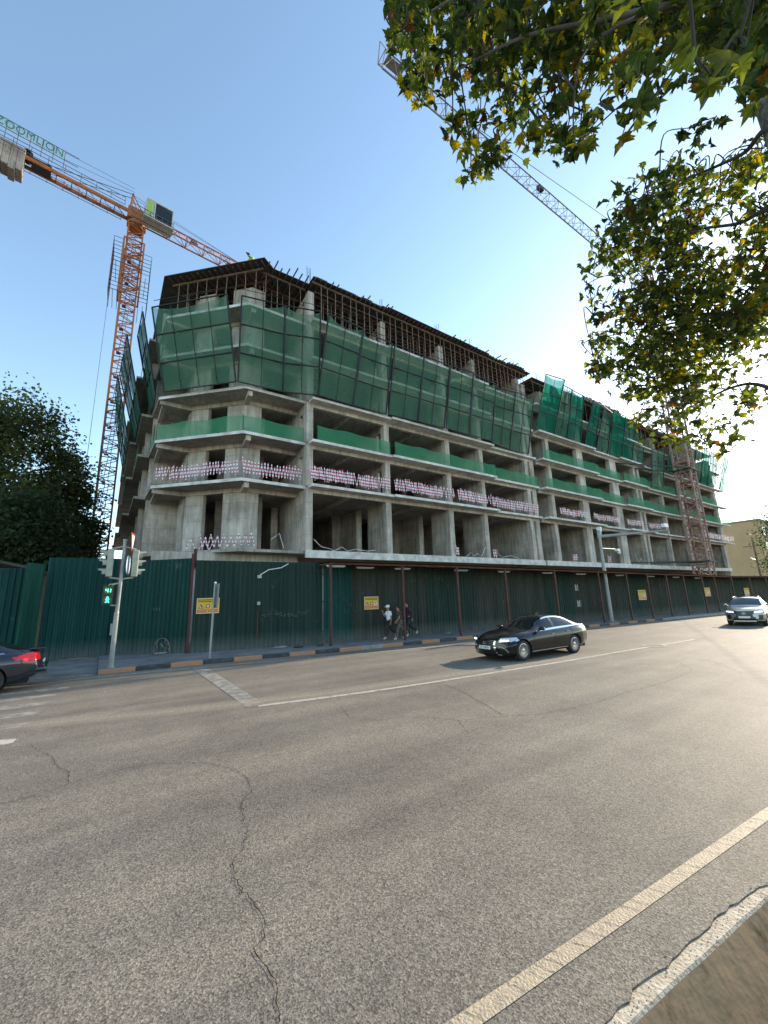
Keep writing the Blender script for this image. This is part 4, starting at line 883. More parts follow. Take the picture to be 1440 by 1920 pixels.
# concrete-capped fixing where the leftmost canopy post meets the pavement
# warning signs on the fence
M['sign_y'] = pm('yellow_sign', (.62, .40, .03), .5, 0, .1, 3); M['sign_r'] = pm('red_sign', (.5, .03, .02), .5, 0, .1, 3); M['sign_f'] = pm('sign_border', (.75, .55, .35), .5, 0, 0); M['ink'] = pm('sign_ink', (.05, .02, .01), .5, 0, 0); M['sign_w'] = pm('sign_white', (.7, .68, .6), .5, 0, 0)
def warn(loc, ang, w, h, label):
    t = thing('warning_sign', label, 'warning sign', loc, ang, 'yellow and red warning signs on the fence', local=True)
    MB().box(0, w, -.02, 0, 0, h).build('panel', M['sign_y'], t)
    mb = MB(); e = .02
    mb.box(-.0, w, -.026, -.0205, 0, e*1.5); mb.box(0, w, -.026, -.0205, h-e, h); mb.box(0, e, -.026, -.0205, e*1.5, h-e); mb.box(w-e, w, -.026, -.0205, e*1.5, h-e); mb.build('border', M['sign_f'], t)
    mb = MB(); mb.box(.04*w, .47*w, -.026, -.0205, .07*h, .25*h); mb.box(.53*w, .95*w, -.026, -.0205, .07*h, .25*h); mb.build('red_field', M['sign_r'], t)
    mb = MB(); r = random.Random(int(loc[0]*10))
    for row, (y, s_, hh) in enumerate(((.86, .06, .045), (.76, .06, .045))):
        x = s_*w
        while x < .93*w: l = r.uniform(.02, .05)*w; mb.box(x, x+l, -.027, -.0205, y*h, (y+hh)*h); x += l+.008*w
    mb.build('print', M['ink'], t)
    mb = MB()
    for x0, x1 in ((.07, .44), (.56, .92)):
        for y in (.18, .115):
            x = x0*w
            while x < x1*w: l = r.uniform(.02, .05)*w; mb.box(x, x+l, -.029, -.0265, y*h, (y+.03)*h); x += l+.012*w
    mb.build('white_print', M['sign_f'], t)
    mb = MB(); c = (.2*w, -.024, .45*h); s_ = .13*h
    def tri(mb, cx, cz_, s_, y): mb.add([(cx-s_, y, cz_-s_*.8), (cx+s_, y, cz_-s_*.8), (cx, y, cz_+s_)], [(0, 1, 2)])
    def disc(mb, cx, cz_, r_, y, n=18): mb.add([(cx+r_*math.cos(2*math.pi*k/n), y, cz_+r_*math.sin(2*math.pi*k/n)) for k in range(n)], [tuple(range(n))])
    tri(mb, .2*w, .46*h, .16*h, -.023); mb.build('triangle', M['ink'], t)
    mb = MB(); tri(mb, .2*w, .45*h, .11*h, -.025); disc(mb, .5*w, .46*h, .07*h, -.026); disc(mb, .8*w, .46*h, .13*h, -.024); mb.build('pictogram_ground', M['sign_w'], t)
    mb = MB(); disc(mb, .5*w, .46*h, .13*h, -.023); mb.build('red_disc', M['sign_r'], t)
    mb = MB(); mb.box(.19*w, .23*w, -.028, -.0255, .38*h, .47*h); disc(mb, .21*w, .5*h, .03*h, -.0275); mb.add([(.76*w, -.027, .4*h), (.8*w, -.027, .4*h), (.85*w, -.027, .54*h), (.8*w, -.027, .56*h)], [(0, 1, 2, 3)]); disc(mb, .77*w, .52*h, .03*h, -.0275); mb.build('pictogram', M['ink'], t)
    return t
def on_fence(a, b): return math.atan2(b[1]-a[1], b[0]-a[0])
fa = on_fence((3.35, 20.3), (9.15, 19.15)); fb = on_fence((9.2, 19.12), (14.5, 18.6))
p = AY(368, 1151, 20.15); warn((p.x, 20.3-(p.x-3.35)*.198-.06, p.z), fa, .95, .68, 'yellow and red warning sign behind the short grey post')
p = AY(682, 1143, 18.9); warn((p.x, fy(p.x)-.06, p.z), fb, .84, .66, 'yellow and red warning sign left of the man in the white cap')
for (px, py, lb) in ((1198, 1125, 'small yellow warning sign between the camera mast and the silver car'), (1322, 1118, 'small yellow warning sign on the distant fence above the front of the silver car'), (1397, 1117, 'pale warning sign farthest right on the distant fence')):
    Y = 16.5
    for _ in range(8): p = AY(px, py, Y); Y = fy(p.x)-.08
    warn((p.x, Y, p.z), on_fence((27, 17.4), (45, 16.0)), 1.15, .8, lb)
# paper notices
for (x, z, yy, ry, lb) in ((.35, .98, 22.6, .0, 'white paper notice on the fence behind the traffic light pole'), (28.55, 2.35, 17.2, 0, 'small pale notice, upper of two beside the camera mast'), (28.6, 1.2, 17.2, 0, 'small pale notice, lower of two beside the camera mast')):
    mb = MB(); y = yy if x < 1 else fy(x)-.05; s_ = .5 if x < 1 else .45
    mb.box(x, x+s_*1.1, y-.01, y, z, z+s_); mb.box(x+.08, x+s_*.6, y-.013, y-.0101, z+.2, z+.23, 1); mb.box(x+.08, x+s_*.8, y-.013, y-.0101, z+.3, z+.32, 1)
    tag(mb.build('paper_notice', [pm('notice_paper', (.36, .36, .35), .8, 0, .15, 8), M['galv']], org=(x, y, z)), lb, 'notice')
# small rubbish along the fence foot
r = random.Random(8)
for i in range(5):
    p = [(8.6, 18.2), (7.6, 18.4), (6.9, 18.9), (16.4, 17.9), (2.3, 21.0)][i]; mb = MB(); mb.ball((p[0], p[1], .16), .09+.03*i % .08, 4, sq=(2.4, 1.2, .4))
    for k in range(len(mb.v)): v = mb.v[k]; mb.v[k] = (v[0]+r.uniform(-.03, .03), v[1]+r.uniform(-.03, .03), max(.131, v[2]+r.uniform(-.01, .02)))
    tag(mb.build('rubble_heap', M['ply' if i < 2 else 'kraw'], org=(p[0], p[1], .13)), ['dark crumpled scrap on the pavement left of the first canopy post', 'small dark scrap lying on the pavement near the kerb', 'low grey rubble pile at the fence foot', 'pale rubble at the fence foot beyond the walkers', 'low earth heap at the fence foot left of the short post'][i], 'rubble')
# ------------------------------------------------------------------ poles and signals
tp = thing('traffic_light', 'traffic light on a grey pole at the kerb with a green pedestrian signal showing 41', 'traffic light', (.42, 17.85, .13))
X0, Y0 = .42, 17.85
mb = MB(); mb.tube([(X0, Y0, .13), (X0, Y0, 2.0), (X0+.01, Y0, 2.05), (X0+.04, Y0, 4.65)], [.085, .08, .062, .058], 14); mb.lathe((X0, Y0, .13), (0, 0, 1), [(0, .12), (.05, .12), (.06, .085)], 14); mb.lathe((X0+.04, Y0, 4.62), (0, 0, 1), [(0, .07), (.05, .07), (.07, .001)], 14); mb.build('pole', M['polepaint'], tp, smooth=False)
def head(cx, s, z0):   # vehicle signal seen from the side, lenses towards s*X
    mb = MB(); mb.box(cx-.1, cx+.1, Y0-.16, Y0+.16, z0, z0+1.0)
    h = mb.build('signal_head', M['sigbody'], tp)
    bv = h.modifiers.new('b', 'BEVEL'); bv.width = .03; bv.segments = 2
    for i in range(3):
        zc = z0+.17+i*.33; mb = MB(); vs = []; n = 14; c = Vector((cx+s*.1, Y0, zc)); R_ = .125
        for k in range(n+1):
            t = math.radians(-35)+math.radians(250)*k/n
            for xx_ in (0, .24 if 20 < math.degrees(t) < 160 else .12): vs.append((c.x+s*xx_, c.y+R_*math.cos(t), c.z+R_*math.sin(t)))
        k0 = len(mb.v); mb.v += vs; mb.f += [(k0+2*k, k0+2*k+2, k0+2*k+3, k0+2*k+1) for k in range(n)]; mb.m += [0]*n; v = mb.build('visor', M['sigbody'], h)
        mb = MB(); mb.lathe((cx+s*.101, Y0, zc), (s, 0, 0), [(0, .11), (.02, .09), (.03, .001)], 14); mb.build('lens', [glass('dark_green_lens', (.01, .08, .03)), glass('dark_amber_lens', (.12, .06, .01)), glass('dark_red_lens', (.15, .01, .01))][i], h, smooth=True)
    mb = MB(); mb.tube([(cx, Y0, z0+1.02), (X0+.03, Y0, z0+1.12)], .03, 6); mb.tube([(cx, Y0, z0-.02), (X0+.03, Y0, z0-.08)], .03, 6); mb.build('bracket', M['sigbody'], tp)
head(X0-.36, -1, 3.28); head(X0+.42, 1, 3.28)
mb = MB(); mb.lathe((X0+.2, Y0+.02, 3.72), Vector((1, -.22, 0)), [(0, .36), (.015, .36), (.015, .001)], 28); mb.build('round_sign', pm('blue_sign', (.5, .6, .72), .4, 0, .1, 3), tp)
MB().lathe((X0+.2, Y0+.02, 3.72), Vector((1, -.22, 0)), [(-.004, .001), (-.004, .36)], 28).build('sign_back', pm('blue_sign_back', (.45, .55, .68), .6, 0, 0), tp)
t_ = Vector((.22, 1, 0)).normalized(); c = Vector((X0+.26, Y0, 4.5)); mb = MB()
mb.add([c-t_*.36+Vector((0, 0, .4)), c+t_*.36+Vector((0, 0, .4)), c-Vector((0, 0, .45)), c-t_*.36+Vector((.02, 0, .4)), c+t_*.36+Vector((.02, 0, .4)), c-Vector((-.02, 0, .45))], [(0, 1, 2), (3, 5, 4), (0, 2, 5, 3), (1, 4, 5, 2), (0, 3, 4, 1)])
mb.build('give_way_sign', M['sign_r'], tp)
mb = MB(); mb.add([c-t_*.25+Vector((-.006, 0, .33)), c+t_*.25+Vector((-.006, 0, .33)), c-Vector((.006, 0, .25))], [(0, 1, 2)]); mb.add([c-t_*.25+Vector((.024, 0, .33)), c+t_*.25+Vector((.024, 0, .33)), c-Vector((-.024, 0, .25))], [(0, 2, 1)]); mb.build('give_way_face', M['sign_w'], tp)
# pedestrian signal facing the camera
pc = AY(202, 1116, Y0-.1); fd = Vector((0, -1, 0))
mb = MB(); mb.box(pc.x-.16, pc.x+.16, Y0-.2, Y0+.02, pc.z-.33, pc.z+.33); ps = mb.build('pedestrian_signal', pm('dark_signal_housing', (.06, .07, .04), .6, 0, 0), tp)
mb = MB(); mb.tube([(pc.x+.1, Y0-.05, pc.z+.36), (X0, Y0, pc.z+.44)], .025, 6); mb.tube([(pc.x+.1, Y0-.05, pc.z-.36), (X0-.02, Y0, pc.z-.36)], .025, 6); mb.tube([(pc.x, Y0-.1, pc.z+.33), (pc.x, Y0-.1, pc.z+.37), (X0, Y0, pc.z+.44)], .02, 5); mb.build('bracket', M['sigbody'], tp)
LG = emit('green_led', (.05, 1, .45), 2.2); LT = emit('teal_led', (.02, .95, .6), 2.2); gb = glass('signal_glass', (.0, .03, .015))
for s_, zc in ((1, pc.z+.16), (0, pc.z-.16)):
    mb = MB(); mb.lathe((pc.x, Y0-.2, zc), (0, -1, 0), [(.003, .001), (.003, .135)], 24); mb.build('lens', gb, ps)
    mb = MB(); mb.lathe((pc.x, Y0-.2, zc), (0, -1, 0), [(.0, .15), (.10, .15), (.10, .142), (.0, .138)], 24); mb.build('visor', M['black'], ps)
def seg(mb, c, on, w, h, t, y):
    S_ = {'a': (0, h, 1), 'g': (0, 0, 1), 'd': (0, -h, 1), 'f': (-w, h/2, 0), 'b': (w, h/2, 0), 'e': (-w, -h/2, 0), 'c': (w, -h/2, 0)}
    for k in on:
        x, z, hz = S_[k]
        if hz: mb.box(c[0]+x-w*.8, c[0]+x+w*.8, y-.004, y, c[1]+z-t/2, c[1]+z+t/2)
        else: mb.box(c[0]+x-t/2, c[0]+x+t/2, y-.004, y, c[1]+z-h/2*.85, c[1]+z+h/2*.85)
mb = MB(); seg(mb, (pc.x-.042, pc.z+.16), 'fgbc', .034, .062, .02, Y0-.206); seg(mb, (pc.x+.035, pc.z+.16), 'bc', .034, .062, .02, Y0-.206); mb.build('countdown_digits', LG, ps)
mb = MB(); zc = pc.z-.16; yy = Y0-.206
mb.box(pc.x-.02, pc.x+.02, yy-.004, yy, zc+.065, zc+.1); mb.add([(pc.x-.018, yy-.004, zc+.06), (pc.x+.018, yy-.004, zc+.06), (pc.x+.062, yy-.004, zc+.005), (pc.x+.02, yy-.004, zc+.02), (pc.x+.02, yy-.004, zc-.02), (pc.x+.065, yy-.004, zc-.095), (pc.x+.03, yy-.004, zc-.095), (pc.x, yy-.004, zc-.04), (pc.x-.03, yy-.004, zc-.095), (pc.x-.065, yy-.004, zc-.095), (pc.x-.02, yy-.004, zc-.02), (pc.x-.02, yy-.004, zc+.02), (pc.x-.062, yy-.004, zc+.005)], [(0, 11, 12), (0, 1, 3, 11), (1, 2, 3), (3, 4, 10, 11), (4, 5, 6, 7), (4, 7, 10), (7, 8, 9, 10)]); mb.build('walking_figure', LT, ps)
# short grey post with an edge-on sign
sp_ = thing('sign_post', 'short grey post with a narrow sign seen edge on, standing near the kerb', 'sign post', (3.63, 17.7, .13))
MB().tube([(3.63, 17.7, .13), (3.69, 17.7, 3.05)], .042, 12).build('post', M['polepaint'], sp_)
mb = MB(); mb.lathe((3.69, 17.7, 3.04), (0, 0, 1), [(0, .05), (.03, .045), (.05, .001)], 12); mb.build('cap', M['white'], sp_)
mb = MB(); mb.beam((3.74, 17.62, 2.05), (3.77, 17.62, 3.0), .012, .62, up=(0, 1, 0)); mb.build('sign_plate', M['galv'], sp_)
mb = MB(); mb.box(3.69, 3.8, 17.6, 17.72, 2.12, 2.16); mb.build('clamp', M['black'], sp_)
# speed camera mast
Bx, By = 30.2, 15.75
cm = thing('camera_mast', 'tall grey camera mast with a long horizontal arm reaching over the road', 'camera mast', (Bx, By, .13))
E_ = G(1250, 992, 6.55)
mb = MB(); mb.tube([(Bx, By, .13), (Bx-.05, By, 3.9), (Bx-.05, By, 6.45)], [.14, .12, .10], 14); mb.lathe((Bx, By, .13), (0, 0, 1), [(0, .3), (.04, .3), (.04, .17)], 12)
mb.tube([(Bx-.05, By, 6.1), (Bx-.05, By, 6.7)], .15, 12); mb.build('pole', M['polepaint'], cm)
mb = MB(); mb.tube([(Bx, By, 6.25), tuple(E_-Vector((0, 0, .1)))], [.12, .06], 10); mb.tube([(Bx, By, 6.65), tuple(lerp((Bx, By, 6.65), E_, .42))], .015, 4); mb.build('arm', M['polepaint'], cm)
mb = MB(); mb.box(Bx-.12, Bx+.05, By-.2, By+.1, 6.6, 6.95); mb.box(E_.x-.5, E_.x+.1, E_.y-.1, E_.y+.12, E_.z+.12, E_.z+.38); mb.beam(E_, E_+Vector((0, 0, .15)), .05); mb.build('camera_housing', M['white'], cm)
p = AY(1160, 1032, By-.2); mb = MB(); mb.tube([(Bx, By, p.z+.1), (p.x, By-.1, p.z+.1)], .025, 6); mb.build('bracket', M['galv'], cm)
mb = MB(); mb.box(p.x-.25, p.x+.15, By-.25, By-.02, p.z-.05, p.z+.12); mb.ball((p.x+.1, By-.15, p.z-.15), .12, 6); mb.build('dome_camera', M['white'], cm)
# ------------------------------------------------------------------ tan building and poles far right
bb = thing('tan_building', 'plain tan rendered building beyond the construction site on the right', 'building', (120, 26, 0))
X1 = 120; pA = AX(1421, 975, X1); pB = AX(1352, 985, X1); yc = pA.y; hz = pA.z
M['tan'] = pm('tan_render', (.50, .34, .18), .9, 0, .1, .15, .2, 3)
MB().box(X1, X1+30, yc, yc+40, 0, hz).build('wall', M['tan'], bb); MB().box(X1-.25, X1+30.2, yc-.2, yc+40.1, hz+.003, hz+.35).build('parapet', M['kraw'], bb)
gm = glass('far_window', (.03, .04, .05))
for i in range(5):
    for j in range(4): 
        MB().box(X1+1.6+i*4, X1+3.4+i*4, yc-.05, yc-.004, 3.2+j*3.5, 5.0+j*3.5).build('window', gm, bb)
up = thing('utility_pole', 'wooden utility pole with a crossarm in front of the tan building', 'utility pole', (100, 23.8, 0))
pt = AX(1410, 1010, 100); pbm = AX(1428, 1085, 100)
mb = MB(); mb.tube([(100, pbm.y, 0), tuple(pt)], [.22, .13], 8); mb.build('pole', M['timber'], up)
mb = MB(); mb.beam(pt+Vector((0, 1.6, -1.4)), pt+Vector((0, -1.6, -1.4)), .14); mb.build('crossarm', M['timber'], up)
mb = MB(); mb.tube([pt+Vector((0, .1, -4)), pt+Vector((0, .8, -3.6)), pt+Vector((0, 1.8, -3.8)), pt+Vector((0, 2.3, -4.8))], .08, 5); mb.build('lamp_arm', M['galv'], up)
wires = [(AX(1440, 932, 60), (86, 26, 16)), (AX(1440, 926, 45), (86.5, 23.2, 13.6))]
for i, (a, b) in enumerate(wires):
    a = Vector(a); b = Vector(b); d = (a-b); pts = [b+d*t*3-Vector((0, 0, 1.2*math.sin(math.pi*t))) for t in [k/12 for k in range(13)]]
    o = MB().tube(pts, .014, 4).build('overhead_wire', M['black'], org=tuple(b)); tag(o, 'thin overhead wire running right from the %s corner of the building' % ('upper far' if i == 0 else 'lower far'), 'wire')
# curved dark roof peeking over the fence far left
rf = thing('shed_roof', 'dark rusty curved shed roof peeking over the fence at the left edge', 'shed', (-4, 27, 0))
mb = MB(); n = 10; vs = []
for k in range(n+1):
    t = math.pi*.5*k/n; vs += [(-2.9-2.2*(1-math.sin(t))*0-1.8*(1-math.cos(t))*-1-1.8, 26.0, 4.2+1.1*math.sin(t)) if False else (-2.6-3.2*math.sin(t), 25.5, 4.1+.8*math.sin(t)), (-2.6-3.2*math.sin(t), 30.5, 4.1+.8*math.sin(t))]
mb.v = vs; mb.f = [(2*k, 2*k+1, 2*k+3, 2*k+2) for k in range(n)]; mb.m = [0]*n; o = mb.build('roof', M['ply'], rf); so_ = o.modifiers.new('s', 'SOLIDIFY'); so_.thickness = .12
MB().box(-6.4, -2.7, 25.6, 30.4, .1, 4.0).build('wall', M['ply'], rf)
# ------------------------------------------------------------------ cars
M['rubber'] = pm('tyre_rubber', (.02, .02, .02), .8, 0, 0); M['chrome'] = pm('chrome', (.7, .7, .7), .12, 1, 0); M['rim'] = pm('alloy_rim', (.42, .42, .43), .3, .8, 0)
M['carblack'] = pm('black_car_paint', (.004, .004, .005), .25, 0, 0, coat=.45, spec=.25); M['carnavy'] = pm('dark_blue_car_paint', (.013, .014, .024), .22, .2, 0, coat=1); M['carsilver'] = pm('silver_car_paint', (.27, .265, .25), .28, .55, 0, coat=1)
M['cglass'] = glass('tinted_car_glass', (.008, .01, .011), .03); M['cglassb'] = glass('blueish_windscreen', (.05, .07, .08), .04)
M['headl'] = pm('headlight_lens', (.55, .57, .6), .08, .2, 0, coat=1); M['drl'] = emit('daytime_lamp', (1, 1, 1), 1.2); M['tail'] = pm('red_lamp_lens', (.5, .004, .01), .12, 0, 0, coat=1); M['brake'] = emit('lit_brake_lamp', (1, .03, .05), .8); M['under'] = pm('underbody_black', (.008, .008, .008), .9, 0, 0); M['plate'] = pm('number_plate', (.72, .72, .7), .4, 0, 0); M['grille'] = pm('grille_black', (.01, .01, .01), .35, 0, 0)
def interp(P, x):
    if x <= P[0][0]: return P[0][1]
    if x >= P[-1][0]: return P[-1][1]
    for i in range(len(P)-1):
        if x <= P[i+1][0]:
            x0, y0 = P[i]; x1, y1 = P[i+1]; h = x1-x0; t = (x-x0)/h
            m0 = (P[i+1][1]-P[i-1][1])/(P[i+1][0]-P[i-1][0]) if i > 0 else (y1-y0)/h
            m1 = (P[i+2][1]-y0)/(P[i+2][0]-x0) if i < len(P)-2 else (y1-y0)/h
            s = (y1-y0)/h
            if s == 0: m0 = m1 = 0
            else:
                m0 = max(min(m0/s, 2.4), 0)*s; m1 = max(min(m1/s, 2.4), 0)*s
            return (2*t**3-3*t*t+1)*y0+(t**3-2*t*t+t)*h*m0+(-2*t**3+3*t*t)*y1+(t**3-t*t)*h*m1
def make_car(name, label, cat, D, paint, glassm='cglass'):
    """D: side-view curves; nose at x=0 pointing to -X, tail at +L."""
    root = thing(name, label, cat, (0, 0, 0), local=True)
    L_ = D['L']; top, belt, bw, mw, rw = D['top'], D['belt'], D['bw'], D['mw'], D['rw']; wx = D['wx']; R_ = D['R']; ra = R_+.05
    ns = int(L_/.035); NX = ns+1; rows = []
    nose, tail = D.get('nose', .38), D.get('tailc', .22)
    def section(x):
        zt, zb_, yb, ym, yr = interp(top, x), interp(belt, x), interp(bw, x), interp(mw, x), interp(rw, x)
        zs = interp(D['sill'], x); zb_ = min(zb_, zt-.015)
        cab = max(0, min(1, (zt-zb_-.03)/.3))
        yu = yb*.86*(1-cab)+yr*cab; zu = (zb_+(zt-zb_)*.75)*(1-cab)+(zt-.055)*cab
        if zu < zb_+.004: zu = zb_+.004
        zm = zs+(zb_-zs)*.45
        P = [(ym*.90, zs), (ym*.975, zs+(zm-zs)*.35), (ym, zm), (ym*.992, zm+(zb_-zm)*.55), (yb+.012, zb_-.035), (yb, zb_)]
        out = []
        for i in range(len(P)-1):
            p0 = P[max(0, i-1)]; p1 = P[i]; p2 = P[i+1]; p3 = P[min(len(P)-1, i+2)]
            for k in range(4):
                t = k/4; out.append(tuple(.5*((2*p1[c])+(-p0[c]+p2[c])*t+(2*p0[c]-5*p1[c]+4*p2[c]-p3[c])*t*t+(-p0[c]+3*p1[c]-3*p2[c]+p3[c])*t**3) for c in (0, 1)))
        NB = len(out)
        for k in range(8): t = k/8; out.append((yb+(yu-yb)*t, zb_+(zu-zb_)*t+.02*cab*math.sin(math.pi*t)))
        NU = len(out)
        for k in range(9):
            t = k/8; a = t*math.pi/2; out.append((yu*(1-t) if True else 0, zu+(zt-zu)*(math.sin(a)**.75)))
        return out, NB, NU
    verts = []; idx = []
    for i in range(NX):
        x = L_*i/ns; s_, NB, NU = section(x); r_ = []
        for (y, z) in s_:
            f = abs(y)/.93; dx = nose*(f**2.4)*max(0, 1-x/1.1)**1.2-tail*(f**2.6)*max(0, 1-(L_-x)/.9)**1.2
            lean = D.get('noselean', .10)*max(0, 1-x/.5)*max(0, (z-.42))+ D.get('chin', .12)*max(0, 1-x/.5)*max(0, .42-z)
            tl = -D.get('taillean', .12)*max(0, 1-(L_-x)/.5)*abs(z-.62)
            r_.append(Vector((x+dx+lean+tl, y, z)))
        idx.append(r_)
    NJ = len(idx[0])
    parts = {}; SIDE = ('side_window', 'window_trim', 'headlight', 'tail_lamp', 'lower_trim', 'air_intake')
    def put(k, quad):
        if k not in parts: parts[k] = MB()
        parts[k].add(quad, [(0, 1, 2, 3)] if len(quad) == 4 else [(0, 1, 2)])
    def arch(p):
        for w in wx:
            d = math.hypot(p.x-w, p.z-R_)
            if d < ra and p.z < R_+ra: return w, d
        return None
    win = D['win']; ws = D['ws']; rs = D['rs']
    for i in range(ns):
        for j in range(NJ-1):
            q = [idx[i][j], idx[i+1][j], idx[i+1][j+1], idx[i][j+1]]; c = (q[0]+q[1]+q[2]+q[3])/4; x = L_*(i+.5)/ns; k = 'body'
            if j < NB:
                ar = [arch(p) for p in q]
                if all(ar): continue
                if any(ar):
                    q = [Vector((a[0]+(p.x-a[0])*ra/max(a[1], .01), p.y, R_+(p.z-R_)*ra/max(a[1], .01))) if a else p for p, a in zip(q, ar)]
            zt = interp(top, x); zb_ = interp(belt, x)
            if NB <= j < NU:
                u = (j-NB+.5)/8
                xa = win[0]+(win[1]-win[0])*u; xc = win[3]+(win[2]-win[3])*u
                if .1 < u < .93 and xa < x < xc and not any(abs(x-b_) < .045 for b_ in win[4:]): k = 'side_window'
                elif .02 < u <= .1 and xa-.03 < x < xc+.03 or (u >= .93 and xa-.02 < x < xc+.02): k = 'window_trim'
            if j >= NU or (NB <= j and .5 < (j-NB)/8):
                if ws[0] < x < ws[1] and (j >= NU): k = 'windscreen'
                if rs[0] < x < rs[1] and j >= NU: k = 'rear_window'
            k = D['classify'](x, c, k, j, NB, NU) or k
            put((k, 0) if k in SIDE else k, q); put((k, 1) if k in SIDE else k, [Vector((p.x, -p.y, p.z)) for p in q[::-1]])
    for end, i in ((0, 0), (1, NX-1)):   # bumper faces
        r_ = idx[i]; ny = 26; x0 = L_*i/ns
        grid = []
        for j in range(NJ):
            p = r_[j]; row = []
            for m_ in range(ny+1):
                y = -p.y+2*p.y*m_/ny; f = abs(y)/.93; fe = abs(p.y)/.93
                base = p.x-(nose*(fe**2.4) if not end else -tail*(fe**2.6)); dx = nose*(f**2.4) if not end else -tail*(f**2.6)
                row.append(Vector((base+dx, y, p.z)))
            grid.append(row)
        for j in range(NJ-1):
            for m_ in range(ny):
                q = [grid[j][m_], grid[j+1][m_], grid[j+1][m_+1], grid[j][m_+1]]
                if end: q = q[::-1]
                c = (q[0]+q[1]+q[2]+q[3])/4; k = D['face'](end, c) or 'body'; put((k, 0 if c.y > 0 else 1) if k in SIDE else k, q)
    MT = dict(body=paint, side_window=M['cglass'], windscreen=M[glassm], rear_window=M['cglass'], window_trim=M['chrome'], headlight=M['headl'], tail_lamp=D.get('tailm', M['tail']), grille=M['grille'], grille_surround=M['chrome'], air_intake=M['grille'], daytime_lamp=M['drl'], lower_trim=M['grille'], boot_lip=D.get('lipm', paint), front_lip=M['chrome'])
    bodyo = None
    for kk in sorted(parts, key=lambda k: k != 'body'):
        k = kk[0] if isinstance(kk, tuple) else kk; o = parts[kk].build(k, MT[k], root)
        bm = bmesh.new(); bm.from_mesh(o.data); bmesh.ops.remove_doubles(bm, verts=bm.verts, dist=.0008); bmesh.ops.recalc_face_normals(bm, faces=bm.faces); bm.to_mesh(o.data); bm.free()
        o.data.polygons.foreach_set('use_smooth', [True]*len(o.data.polygons))
        if k == 'body': bodyo = o
    # underside and wheel housings
    mb = MB(); W_ = interp(mw, L_/2)
    mb.box(.35, L_-.3, -W_*.82, W_*.82, .2, .42)
    for w in wx:
        for s_ in (-1, 1):
            n = 16; vs = []
            for k in range(n+1):
                t = math.pi*k/n
                vs += [(w+(ra+.012)*math.cos(t), s_*W_*.955, R_+(ra+.012)*math.sin(t)), (w+(ra+.012)*math.cos(t), s_*W_*.6, R_+(ra+.012)*math.sin(t))]
            mb.add(vs, [(2*k, 2*k+1, 2*k+3, 2*k+2) for k in range(n)]); m0 = len(mb.v)
            mb.add([(w+(ra+.012)*math.cos(math.pi*k/n), s_*W_*.6, R_+(ra+.012)*math.sin(math.pi*k/n)) for k in range(n+1)], [tuple(range(n+1))])
    mb.build('underbody', M['under'], root)
    for w in wx:
        for s_ in (-1, 1):
            yo = s_*(W_-.03)
            mb = MB(); mb.lathe((w, yo-s_*.22, R_), (0, s_, 0), [(0, R_*.66), (0, R_*.94), (.03, R_), (.18, R_), (.215, R_*.95), (.222, R_*.72), (.2, R_*.68), (.0, R_*.68)], 36); wh = mb.build('wheel', M['rubber'], root, smooth=True)
            mb = MB(); mb.lathe((w, yo-s_*.03, R_), (0, s_, 0), [(0, R_*.69), (.02, R_*.70), (.024, R_*.64), (-.05, R_*.63)], 36)
            ns_ = D.get('spokes', 10)
            for k in range(ns_):
                a = 2*math.pi*k/ns_
                for da in (-.09, .09):
                    p0 = Vector((w+math.cos(a+da*.4)*.045, yo-s_*.035, R_+math.sin(a+da*.4)*.045)); p1 = Vector((w+math.cos(a+da*1.6+.1)*R_*.65, yo-s_*.012, R_+math.sin(a+da*1.6+.1)*R_*.65)); mb.beam(p0, p1, .016, .02, up=(0, 1, 0))
            mb.lathe((w, yo-s_*.04, R_), (0, s_, 0), [(-.02, .07), (.02, .065), (.03, .001)], 16); mb.build('rim', M['rim'], wh)
            MB().lathe((w, yo-s_*.12, R_), (0, s_, 0), [(0, .001), (0, R_*.66), (.005, R_*.66), (.006, .001)], 24).build('brake_disc', M['under'], wh)
    # mirrors, handles, trim
    for s_ in (-1, 1):
        mx_ = D['mirror']; zb_ = interp(belt, mx_); mb = MB(); mb.ball((mx_+.02, s_*(interp(bw, mx_)+.15), zb_+.10), .105, 8, sq=(.75, 1.15, .62)); mb.beam((mx_+.03, s_*(interp(bw, mx_)-.02), zb_+.02), (mx_+.03, s_*(interp(bw, mx_)+.1), zb_+.07), .07, .04)
        mb.build('wing_mirror', paint, root, smooth=True)
        for hx in D['handles']:
            y = s_*(interp(mw, hx)+.008); zb_ = interp(belt, hx); mb = MB(); mb.beam((hx, y, zb_-.135), (hx+.2, y, zb_-.13), .02, .028); mb.build('door_handle', M['chrome'], root)
        mb = MB()
        for gx in D['gaps']:
            pts = []
            for k in range(9):
                x = gx+(.06*(k/8)); r_ = section(x)[0]; pts.append(r_[int(2+k*(NB-2)/8)])
            for a, b in zip(pts, pts[1:]): mb.beam((gx+.003, s_*(a[0]+.001), a[1]), (gx+.003, s_*(b[0]+.001), b[1]), .008, .008)
        mb.build('door_gap', M['under'], root)
        MB().beam((wx[0]+ra+.05, s_*(W_*.965), .27), (wx[1]-ra-.05, s_*(W_*.955), .29), .012, .02).build('sill_trim', M['chrome'], root)
    D['extra'](root, section)
    return root
def frontx(D, y, z):
    f = abs(y)/.93; return D.get('nose', .38)*f**2.4+D.get('noselean', .1)*max(0, z-.42)+D.get('chin', .12)*max(0, .42-z)
